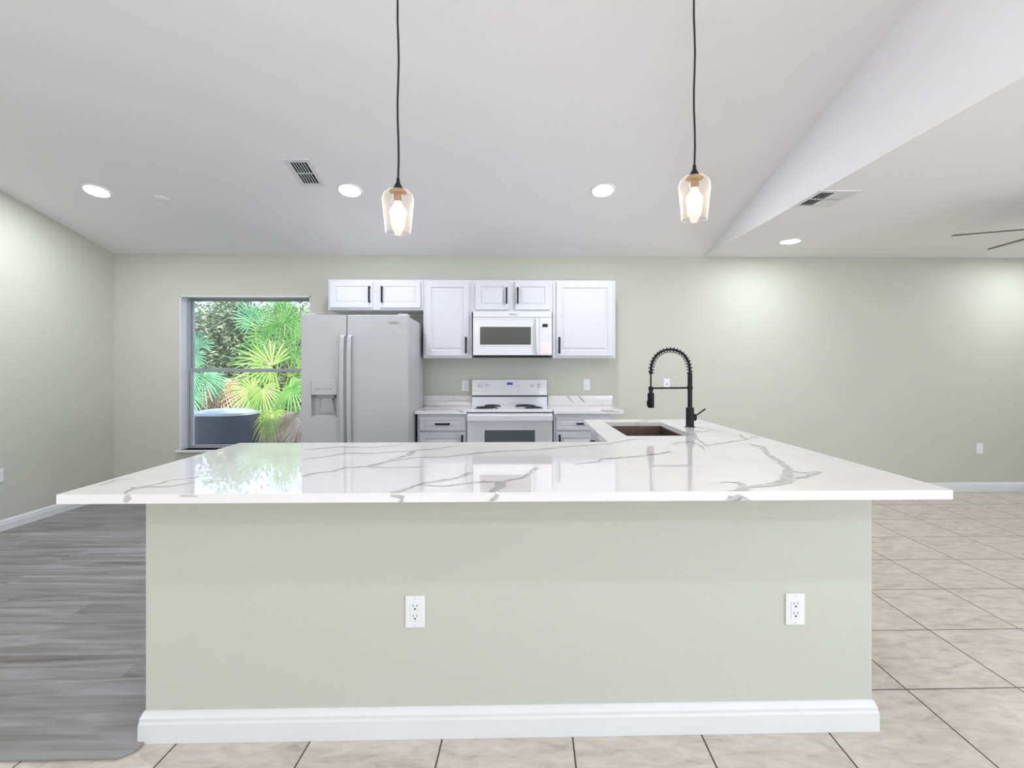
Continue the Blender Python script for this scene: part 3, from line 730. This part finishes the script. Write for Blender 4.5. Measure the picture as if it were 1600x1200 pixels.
back_top('back_worktop', 'white quartz worktop with low backsplash between refrigerator and range',
  [(rx1 + .003, YC), (sx0 - .003, YC), (sx0 - .003, YB), (rx1 + .003, YB)], (atY(662, 620, YB).x, sx0 - .003),
  [('t', [y2(180, 893), y2(260, 884), y2(330, 880)], [.02, .03, .01]), ('f', [y2(296, 909), y2(330, 920), y2(350, 927)], [.012, .012, .010]), ('w', [y2(200, 872), y2(280, 850), y2(400, 852)], [.004, .005, .004])])
back_top('back_worktop', 'white quartz worktop with veined backsplash right of the range',
  [(sx1 + .011, YC), (XC(968, YC), YC), (XC(975.5, YC), YC + .02), (XC(975.5, YC), YB), (sx1 + .011, YB)], (sx1 + .011, atY(956.5, 620, YB).x),
  [('w', [y2(1018, 812), y2(1035, 842), y2(1062, 868)], [.012, .018, .012]), ('w', [y2(1085, 812), y2(1110, 843), y2(1132, 868)], [.014, .020, .014]),
   ('t', [y2(1150, 893), y2(1240, 886), y2(1300, 884)], [.03, .02, .01]), ('f', [y2(1235, 915), y2(1290, 920), y2(1360, 926)], [.012, .014, .008])])

# ---------------------------------------------------------------- range
YO = YC - .015
rg = thing('electric_range', 'white freestanding electric coil range with blue clock display', 'range', ((sx0 + sx1) / 2, YB - .33, 0))
x0, x1 = sx0, sx1 - .001; w = x1 - x0; xc = (x0 + x1) / 2
MB().box(x0, x1, YO + .045, YB - .012, .03, ZK - .014).box(x0 + .03, x1 - .03, YO + .08, YB - .05, 0.0, .03).build('body', M['enamel'], rg, bevel=.002)
def ZO(py): return atY(790, py, YO).z
MB().box(x0 - .001, x1 + .001, YO + .008, YB - .07, ZK - .014, ZK + .010).build('cooktop', M['enamel'], rg, bevel=.006, seg=3)
# back guard: sloped lower apron, slot, control face
yg = YB - .095; Zg = lambda py: atY(797, py, yg).z
gx0, gx1 = x0 + .004, x1 - .004
zs0 = ZK + .008; zs1 = Zg(620); zs2 = Zg(618); zs3 = Zg(593)
MB().box(gx0, gx1, yg + .005, YB - .012, zs0 - .02, zs1).build('rear_apron', M['enamel'], rg, bevel=.003)
MB().box(gx0 + .003, gx1 - .003, yg + .015, YB - .015, zs1, zs2 + .004).build('vent_slot', M['dark'], rg)
cpn = MB(); cpn.hexa([(gx0, yg, zs2 + .001), (gx1, yg, zs2 + .001), (gx1, YB - .012, zs2 + .001), (gx0, YB - .012, zs2 + .001), (gx0, yg + .03, zs3), (gx1, yg + .03, zs3), (gx1, YB - .012, zs3), (gx0, YB - .012, zs3)])
cpn = cpn.build('control_panel', M['enamel'], rg, bevel=.006, seg=3)
def gy(z): return yg + .03 * (z - zs2) / (zs3 - zs2)
def Xg(px): return atY(px, 600, yg + .01).x
zk_ = Zg(603.0)
for px in (750.5, 762, 833, 844):
    x = Xg(px); b = MB().lathe([(0, .024), (.013, .024), (.017, .020), (.020, .0), (0, 0)], (x, gy(zk_), zk_), 20, 'y'); b.box(x - .004, x + .004, gy(zk_) - .034, gy(zk_) - .02, zk_ - .016, zk_ + .016)
    b.build('knob', M['white'], cpn, smooth=True)
zz = Zg(600); MB().box(Xg(792), Xg(801), gy(zz) - .002, gy(zz) + .008, Zg(602.6), Zg(597.6)).build('clock', M['display'], cpn)
text('2:47', .016, ((Xg(792) + Xg(801)) / 2, gy(zz) - .003, zz), M['digit'], cpn, 'clock_digits') if False else None
b = MB()
for k in range(3): b.box(Xg(808) + k * .014, Xg(808) + k * .014 + .008, gy(zk_) - .002, gy(zk_) + .004, zk_ - .004, zk_ + .004)
b.build('buttons', M['lgrey'], cpn, bevel=.001)
def burner(cx_, cy_, r):
    t = MB().lathe([(r + .018, .0005), (r + .016, .005), (r + .004, .003), (r * .7, -.001), (0.004, -.001)], (cx_, cy_, ZK + .0105), 32).build('drip_pan', M['chrome'], rg, smooth=True)
    pts = []
    for k in range(0, 4 * 28 + 1):
        a = 2 * math.pi * k / 28; q = r * (.22 + .78 * k / (4 * 28)); pts.append((cx_ + q * math.cos(a), cy_ + q * math.sin(a), ZK + .0185))
    MB().tube(pts, .0062, 6).build('coil', M['coil'], t, smooth=True)
yf_, yb_ = YC + .16, YC + .40
burner(atZ(762.5, 637, ZK).x - .01, yf_, .098); burner(x0 + .215, yb_, .075); burner(atZ(831, 637, ZK).x + .005, yf_, .078); burner(x1 - .235, yb_, .098)
od = MB().box(x0 + .002, x1 - .002, YO, YO + .045, .20, ZK - .024).build('oven_door', M['enamel'], rg, bevel=.005, seg=3)
rectframe(MB(), XC(755, YO), XC(838.5, YO), .53, ZO(670.3), YO - .0015, YO + .004, .010).build('window_frame', M['white'], od)
MB().box(XC(757, YO), XC(836, YO), YO - .001, YO + .004, .54, ZO(672)).build('oven_window', M['darkglass'], od)
b = MB().box(x0 + .002, x1 - .002, YO - .045, YO - .018, ZO(657.5) , ZO(648)).box(x0 + .002, x0 + .03, YO - .02, YO, ZO(657.5), ZO(648)).box(x1 - .03, x1 - .002, YO - .02, YO, ZO(657.5), ZO(648))
b.build('handle', M['enamel'], od, bevel=.006, seg=3)
MB().box(x0 + .002, x1 - .002, YO + .003, YO + .045, .04, .19).build('storage_drawer', M['enamel'], rg, bevel=.005)
MB().box(x0 + .003, x1 - .003, YO + .02, YO + .05, ZK - .024, ZK - .014).build('door_gap', M['dark'], rg)
MB().box(x1 + .0005, x1 + .0095, YO + .06, YB - .02, .03, ZK - .03).build('side_gap_shadow_seal', M['dark'], rg) if False else None

# ---------------------------------------------------------------- pendants
def pendant(label, px, ytop, ybot, Y):
    c = atY(px, (ytop + ybot) / 2, Y); zt, zb = atY(px, ytop, Y).z, atY(px, ybot, Y).z; H = zt - zb
    r = .0635
    t = thing('pendant_light', label, 'pendant light', (c.x, Y, zb), 'glass pendant lights over the worktop')
    x = c.x; zc = vz(x, Y)
    MB().lathe([(0, 0), (.06, 0), (.06, -.02), (.05, -.028), (0, -.028)], (x, Y, zc + .004), 28).build('ceiling_canopy', M['black'], t, smooth=True)
    pts = [(x + .0025 * math.sin(i * 1.3) * (1 if 0 < i < 14 else 0), Y, zt + .045 + (zc - .02 - zt - .045) * i / 14) for i in range(15)]
    MB().tube(pts, .0042, 8).build('cord', M['black'], t, smooth=True)
    MB().lathe([(0, .052), (.0065, .052), (.0075, .036), (.009, .032), (.027, .0), (0, -.001)], (x, Y, zt - .004), 28).build('socket_cap', M['black'], t, smooth=True)
    sk_ = MB().lathe([(0, -.002), (.036, -.002), (.036, -.006), (.019, -.010), (.017, -.045), (0, -.045)], (x, Y, zt - .004), 24).build('socket', M['copper'], t, smooth=True)
    k = H / .18
    prof = [(.030, .0), (.045, -.005), (.057, -.016), (.063, -.034), (.0635, -.05), (.060, -.085), (.0555, -.13), (.051, -.18)]
    inner = [(q - .0022, z) for q, z in reversed(prof)]
    b = MB().lathe([(q, z * k) for q, z in prof], (x, Y, zt), 48)
    b.tube([(x + .051 * math.cos(q), Y + .051 * math.sin(q), zt - .18 * k) for q in (2 * math.pi * i / 48 for i in range(49))], .0014, 6)
    b.open = True; b.build('glass_shade', M['shade'], t, smooth=True)
    bp = [(0, -.048), (.013, -.049), (.014, -.058), (.022, -.072), (.032, -.086), (.033, -.098), (.029, -.118), (.020, -.135), (.012, -.155), (.004, -.160), (0, -.1605)]
    bl = MB().lathe([(q, z * k) for q, z in bp], (x, Y, zt), 28).build('bulb', M['bulb'], t, smooth=True)
    return t
pendant('left pendant lamp with clear glass shade hanging on a black cord', 622, 297, 364, 2.06)
pendant('right pendant lamp with clear glass shade hanging on a black cord', 1085, 276, 343, 2.06)

# ---------------------------------------------------------------- downlights
def downlight(label, p, sl, energy):
    t = thing('recessed_light', label, 'ceiling light', p, 'recessed ceiling lights')
    M4 = Matrix.Rotation(math.atan(-sl), 4, 'X')
    MB().lathe([(.098, 0), (.098, -.004), (.090, -.007), (.082, -.004)], p, 40, mtx=M4).build('trim_ring', M['trim'], t, smooth=True)
    MB().lathe([(.083, -.0045), (.06, -.0060), (.0, -.0065)], p, 40, mtx=M4).build('lens', M['lens'], t, smooth=True)
    n = M4 @ Vector((0, 0, -1)); lp = n * .014
    l = lamp('lamp', 'AREA', energy, lp, (math.atan(-sl), 0, 0), (.93, .965, 1.0), t, shape='DISK', size=.15)
    return t
for lab, px, py in (('round recessed ceiling light near the left wall', 151, 298.5), ('round recessed ceiling light beside the square ceiling vent', 546.5, 297.5), ('round recessed ceiling light between the two pendants', 942, 297.5)):
    p = at_vault(px, py); downlight(lab, p, slope(p.x), 13)
p = atZ(1234.5, 377, ZC); downlight('round recessed light in the flat ceiling at right', p, 0, 6.5)
FLX = p.x
downlight('recessed light in the flat ceiling beyond the right edge of the photo', Vector((FLX + 2.75, p.y, ZC)), 0, 8)
for x, y in ((-2.9, .15), (-.9, .15), (1.1, .15), (-2.9, -1.7), (-.9, -1.7), (1.1, -1.7)):
    downlight('recessed light in the vaulted ceiling overhead behind the photo edge', Vector((x, y, vz(x, y))), slope(x) if y > RY else -.235, 3 if x < -2 else (5 if x < 0 else 11))

# ---------------------------------------------------------------- ceiling vents and disc
def vent(label, corners, nslat, across, closed=0):
    """corners: four world points a,b,c,d (a-b short side far edge)"""
    a, b_, c_, d = corners; o = (a + b_ + c_ + d) / 4
    ex = (b_ - a).normalized(); wx = (b_ - a).length; ey = (d - a); ey = (ey - ex * ey.dot(ex)); wy = ey.length; ey.normalize(); ez = ex.cross(ey)
    if ez.z > 0: ez = -ez
    m = Matrix((ex, ey, ez)).transposed().to_4x4(); m.translation = o
    t = thing('ceiling_vent', label, 'vent', o); fw = .034
    b = rectframe_xy(MB(), -wx / 2, wx / 2, -wy / 2, wy / 2, 0, .008, fw).xform(m); b.build('frame', M['trim'], t, bevel=.002)
    MB().box(-wx / 2 + .01, wx / 2 - .01, -wy / 2 + .01, wy / 2 - .01, -.001, .0008).xform(m).build('duct', M['dark'], t)
    ix, iy = wx - 2 * fw, wy - 2 * fw; b = MB()
    for i in range(1, nslat):
        q = -ix / 2 + ix * i / nslat; s0 = len(b.v)
        b.box(-.0048, .0048, -iy / 2, iy / 2, -.0006, .0006); b.xform(Matrix.Translation((q, 0, .006)) @ Matrix.Rotation(R(-22) * across, 4, 'Y'), s0)
    if closed: b.box(ix * (-.5 + closed), ix / 2, -iy / 2, iy / 2, .0035, .0075)
    b.box(-ix / 2, ix / 2, -.004, .004, .003, .0075); b.xform(m); b.build('louvers', M['trim'], t)
    return t
def rectframe_xy(b, x0, x1, y0, y1, z0, z1, w):
    b.box(x0, x0 + w, y0, y1, z0, z1).box(x1 - w, x1, y0, y1, z0, z1).box(x0 + w, x1 - w, y1 - w, y1, z0, z1).box(x0 + w, x1 - w, y0, y0 + w, z0, z1); return b
vent('square white ceiling vent with dark slots beside a recessed light', [at_vault(471, 290), at_vault(508.5, 290), at_vault(484, 248), at_vault(441.5, 248)], 6, 1)
vc = atZ(1289, 310, ZC)
vent('white vent in the flat ceiling at right', [vc + Vector((-.14, .165, 0)), vc + Vector((.14, .165, 0)), vc + Vector((.14, -.165, 0)), vc + Vector((-.14, -.165, 0))], 9, -1, .42)
dc = at_vault(253, 311)
t = thing('ceiling_disc', 'small flat white round cover plate on the ceiling near the left light', 'cover plate', dc)
MB().lathe([(0, -.007), (.052, -.007), (.058, -.003), (.058, .001)], dc, 36, mtx=Matrix.Rotation(math.atan(-slope(dc.x)), 4, 'X')).build('cover', M['ceiling'], t, smooth=True)

# ---------------------------------------------------------------- ceiling fan (hub is right of the frame)
zf = 2.27
t1 = atZ(1489, 368, zf); t2 = atZ(1550, 388.5, zf); mid = (t1 + t2) / 2; dd = (t2 - t1); ch = dd.length
Rf = ch / (2 * math.sin(R(36))); pr = Vector((dd.y, -dd.x, 0)).normalized()
if pr.y > 0: pr = -pr
fc = mid + pr * (Rf * math.cos(R(36)))
fan = thing('ceiling_fan', 'ceiling fan with thin dark-edged grey blades entering from the right', 'ceiling fan', (fc.x, fc.y, zf))
MB().lathe([(0, 0), (.07, 0), (.075, -.02), (.03, -.05), (0, -.05)], (fc.x, fc.y, ZC), 28).build('ceiling_canopy', M['fanlow'], fan, smooth=True)
MB().tube([(fc.x, fc.y, ZC - .04), (fc.x, fc.y, zf + .06)], .012, 12).build('downrod', M['fanlow'], fan)
MB().lathe([(0, .07), (.06, .07), (.10, .05), (.11, .0), (.09, -.03), (.06, -.05), (0, -.055)], (fc.x, fc.y, zf), 36).build('motor_housing', M['fanlow'], fan, smooth=True)
a0 = math.atan2(t1.y - fc.y, t1.x - fc.x); a1 = math.atan2(t2.y - fc.y, t2.x - fc.x); st = (a1 - a0)
for k in range(5):
    a = a0 + st * k; b = MB()
    prof = [(.12, .035), (.18, .052), (.35, .062), (.55, .060), (Rf - .02, .050), (Rf, .03)]
    rr = [(r_, w_) for r_, w_ in prof]
    upv = [Vector((r_, -w_, .0045)) for r_, w_ in rr] + [Vector((r_, w_, .0045)) for r_, w_ in reversed(rr)]
    n = len(upv); b.slot(0).add(upv, [tuple(range(n))]); lo = [Vector((v.x, v.y, -.0045)) for v in upv]
    b.slot(1).add(lo, [tuple(reversed(range(n)))])
    b.slot(0).add(upv + lo, [(i, (i + 1) % n, n + (i + 1) % n, n + i) for i in range(n)])
    b.xform(Matrix.Translation(fc) @ Matrix.Rotation(a, 4, 'Z') @ Matrix.Rotation(R(-11), 4, 'X'))
    b.build('blade', [M['fan'], M['fanlow']], fan)

# ---------------------------------------------------------------- outdoors
struct(MB().box(-30, 20, YB + TH + .001, 40, -.35, -.15).build('ground', M['ground']), 'ground of leaf litter outside the window')
struct(MB().box(-5.2, FX + 1, BK - 3.5, YB + .75, 4.62, 4.7).build('roof', M['dark'])) if False else None
L_ = {
 'shrub': leaf_mat('shrub_leaf', [(.05, .10, .05), (.13, .22, .11), (.28, .36, .22), (.40, .46, .36)], 5),
 'yellowish': leaf_mat('mixed_leaf', [(.10, .20, .05), (.30, .40, .10), (.50, .40, .12), (.45, .22, .08)], 4),
 'palm': leaf_mat('palm_green', [(.07, .27, .05), (.19, .44, .10), (.38, .58, .22)], 3, .45),
 'teal': leaf_mat('palm_bluegreen', [(.10, .36, .18), (.22, .52, .30), (.40, .66, .42)], 3, .4),
 'lime': leaf_mat('palm_lime', [(.24, .44, .07), (.42, .58, .16), (.62, .58, .30)], 3, .45),
 'dead': leaf_mat('palm_dead', [(.30, .20, .15), (.50, .40, .32), (.70, .62, .55)], 5, .2),
 'reddish': leaf_mat('palm_red', [(.30, .12, .08), (.50, .26, .18), (.62, .42, .30)], 5, .2)}
ro = random.Random(11)
def fan_leaf(b, hub, axis, nrm, L, n=22, spread=R(125), droop=.25, w=.024):
    axis = axis.normalized(); nrm = (nrm - axis * nrm.dot(axis)).normalized(); side = nrm.cross(axis)
    for k in range(n):
        a = -spread + 2 * spread * (k + ro.uniform(-.2, .2)) / (n - 1)
        d = (axis * math.cos(a) + side * math.sin(a)); l = L * (.72 + .28 * math.cos(a * .7)) * ro.uniform(.88, 1.08)
        sd = nrm.cross(d).normalized(); dz = Vector((0, 0, -1)) * droop * l
        bs = len(b.v); pts = []
        for q, ww in ((.04, .25), (.35, .9), (.65, 1.0), (.85, .55)):
            c_ = hub + d * l * q + dz * q * q; fold = nrm * .35 * w * ww
            pts += [c_ - sd * w * ww * .5 + fold, c_, c_ + sd * w * ww * .5 + fold]
        b.v += pts + [hub + d * l + dz]
        for j in range(3):
            for m_ in (0, 1):
                o = bs + j * 3 + m_; b.f.append([o, o + 1, o + 4, o + 3]); b.m.append(b.c)
        b.f += [[bs + 9, bs + 10, bs + 12], [bs + 10, bs + 11, bs + 12]]; b.m += [b.c, b.c]
def palmetto(label, root, fronds, group=None):
    t = thing('saw_palmetto', label, 'palm', root)
    MB().tube([Vector(root), Vector(root) + Vector((.02, .0, .25))], [.09, .06], 8).build('trunk', M['bark'], t)
    rt = Vector(root) + Vector((0, 0, .2))
    for px, py, Y, L, ax, mt, dr in fronds:
        hub = atY(px, py, Y); b = MB(); b.open = True
        a = Vector((math.sin(R(ax)), -.35, math.cos(R(ax)))); nr = Vector((ro.uniform(-.3, .3), -.9, .35))
        fan_leaf(b, hub, a, nr, L, droop=dr)
        o = b.build('frond', L_[mt], t)
        mid_ = rt.lerp(hub, .5) + Vector((0, .1, .15))
        MB().tube([rt, mid_, hub], [.010, .008, .006], 5).build('stalk', L_['lime' if mt != 'dead' else 'dead'], o)
palmetto('tall bright green saw palmetto outside the window on the right', (-3.9, 8.3, -.15), [
 (433, 548, 8.0, .62, 5, 'palm', .15), (446, 505, 8.3, .50, 15, 'palm', .15), (420, 520, 8.6, .52, -30, 'palm', .1), (462, 560, 7.9, .60, 30, 'palm', .2),
 (408, 560, 8.4, .50, -50, 'palm', .15), (470, 520, 8.5, .55, -10, 'palm', .2), (395, 500, 8.9, .40, -20, 'teal', .1), (455, 590, 8.1, .55, 60, 'lime', .3), (440, 478, 8.8, .40, 20, 'palm', .15), (425, 572, 7.8, .60, -70, 'lime', .2)])
palmetto('low yellow-green saw palmetto drooping below the window bar', (-3.6, 7.6, -.15), [
 (410, 607, 7.4, .46, 170, 'lime', .5), (395, 610, 7.5, .46, -110, 'lime', .35), (440, 612, 7.5, .50, 150, 'palm', .5), (455, 605, 7.3, .46, 120, 'palm', .5),
 (425, 645, 7.1, .38, 185, 'lime', .6), (465, 645, 7.0, .40, 165, 'dead', .6), (383, 640, 7.6, .30, 200, 'dead', .5), (470, 660, 6.9, .40, 200, 'dead', .5), (405, 600, 7.7, .50, -80, 'palm', .3)])
palmetto('blue-green saw palmetto at the left edge of the window', (-5.1, 8.0, -.15), [
 (303, 555, 7.8, .36, 30, 'teal', .2), (300, 585, 7.6, .36, 70, 'teal', .4), (318, 590, 7.7, .40, 120, 'teal', .4), (335, 592, 7.9, .36, 60, 'teal', .4), (297, 620, 7.5, .36, 90, 'teal', .5), (310, 540, 8.2, .34, -20, 'teal', .2)])
palmetto('withered brown saw palmetto with hanging dead fronds behind the condenser', (-4.1, 8.0, -.15), [
 (350, 605, 8.0, .45, 160, 'reddish', .5), (335, 612, 8.1, .42, 200, 'reddish', .4), (365, 595, 8.2, .5, 175, 'dead', .5), (395, 650, 7.7, .42, 180, 'dead', .5), (400, 672, 7.6, .40, 160, 'dead', .4),
 (415, 678, 7.4, .36, 200, 'dead', .4), (440, 668, 7.3, .42, 175, 'dead', .5), (380, 660, 7.9, .40, 190, 'reddish', .5), (455, 680, 7.2, .36, 160, 'reddish', .4), (460, 650, 7.6, .46, 190, 'reddish', .5), (385, 625, 8.3, .4, 210, 'dead', .4)])
def shrub(label, c, rad, n, mt, size=.06, gaps=0):
    t = thing('shrub', label, 'shrub', (c[0], c[1], -.15), 'shrubs outside the window')
    MB().tube([(c[0], c[1], -.15), (c[0] + .05, c[1], c[2] * .6), (c[0] - .05, c[1], c[2])], [.04, .03, .015], 6).build('stem', M['bark'], t)
    b = MB(); b.open = True
    cl = [Vector((ro.uniform(-1, 1), ro.uniform(-1, 1), ro.uniform(-1, 1))) for _ in range(26)]
    for _ in range(n):
        q = ro.choice(cl); v = q * .75 + Vector((ro.gauss(0, .2), ro.gauss(0, .2), ro.gauss(0, .2)))
        p = Vector(c) + Vector((v.x * rad[0], v.y * rad[1], v.z * rad[2]))
        if p.z < -.12: continue
        d = Vector((ro.uniform(-1, 1), ro.uniform(-1, 1), ro.uniform(-.6, .6))).normalized(); s_ = d.cross(Vector((ro.uniform(-1, 1), ro.uniform(-1, 1), ro.uniform(-1, 1)))).normalized()
        l = size * ro.uniform(.6, 1.4); w_ = l * .32
        b.add([p - d * l, p + s_ * w_, p + d * l, p - s_ * w_], [(0, 1, 2, 3)])
    o = b.build('foliage', L_[mt], t); o['kind'] = 'stuff'
    # a few bare twigs
    b = MB()
    for _ in range(14):
        p = Vector(c) + Vector((ro.uniform(-.5, .5) * rad[0], ro.uniform(-1, -.4) * rad[1], ro.uniform(-.6, .6) * rad[2]))
        d = Vector((ro.uniform(-1, 1), ro.uniform(-.3, .3), ro.uniform(-.2, 1))).normalized(); b.tube([p, p + d * .3, p + d * .5 + Vector((0, 0, -.05))], [.006, .004, .002], 4)
    b.build('twigs', L_['dead'], t)
    return t
shrub('dense grey-green shrub behind the palms at the left of the window', (-6.0, 10.0, 1.3), (1.3, .9, 1.5), 15000, 'shrub', .055)
shrub('dense grey-green shrub behind the palms in the middle of the window', (-4.7, 10.2, 1.25), (1.1, .9, 1.5), 15000, 'shrub', .055)
shrub('leafy shrub behind the bright palm at the right of the window', (-3.6, 10.6, 1.0), (1.2, .9, 1.35), 13000, 'shrub', .055)
shrub('yellow and orange tinged bush at the top of the window', (-6.2, 12.6, 2.15), (2.0, .6, .75), 9000, 'yellowish', .07)
shrub('green bush far back at the top right of the window', (-3.6, 12.8, 1.45), (1.6, .6, 1.05), 9000, 'shrub', .07)
shrub('tall green growth filling the back left beyond the shrubs', (-8.6, 13.8, 1.2), (2.4, .7, 1.5), 12000, 'shrub', .08)
# condenser
ac = atY(378, 660, 6.9); axr = ac.x; acz = atY(345, 645, 6.9).z
cond = thing('air_conditioner_condenser', 'dark blue-grey louvered outdoor air conditioner condenser seen through the lower left window', 'air conditioner', (axr - .4, 7.3, -.15))
def rrect(x0, x1, y0, y1, r, n=6):
    out = []
    for cx_, cy_, a in ((x1 - r, y0 + r, -90), (x1 - r, y1 - r, 0), (x0 + r, y1 - r, 90), (x0 + r, y0 + r, 180)):
        for k in range(n + 1): q = R(a + 90 * k / n); out.append((cx_ + r * math.cos(q), cy_ + r * math.sin(q)))
    return out
b = MB(); poly = rrect(axr - .8, axr, 6.9, 7.7, .32, 14); b.prism(poly, -.08, acz - .05)
poly2 = rrect(axr - .81, axr + .01, 6.89, 7.71, .33, 14); z = -.02
while z < acz - .08: b.prism(poly2, z, z + .012); z += .028
b.build('louvered_body', M['ac'], cond)
b = MB().prism(rrect(axr - .82, axr + .02, 6.88, 7.72, .34, 14), acz - .05, acz - .012).lathe([(.36, -.012), (.34, .01), (.25, .02), (.0, .025)], (axr - .4, 7.3, acz), 32)
b.build('top_cover', M['actop'], cond, bevel=.004)
MB().box(axr - .88, axr + .08, 6.82, 7.78, -.15, -.08).build('pad', M['stucco'], cond)
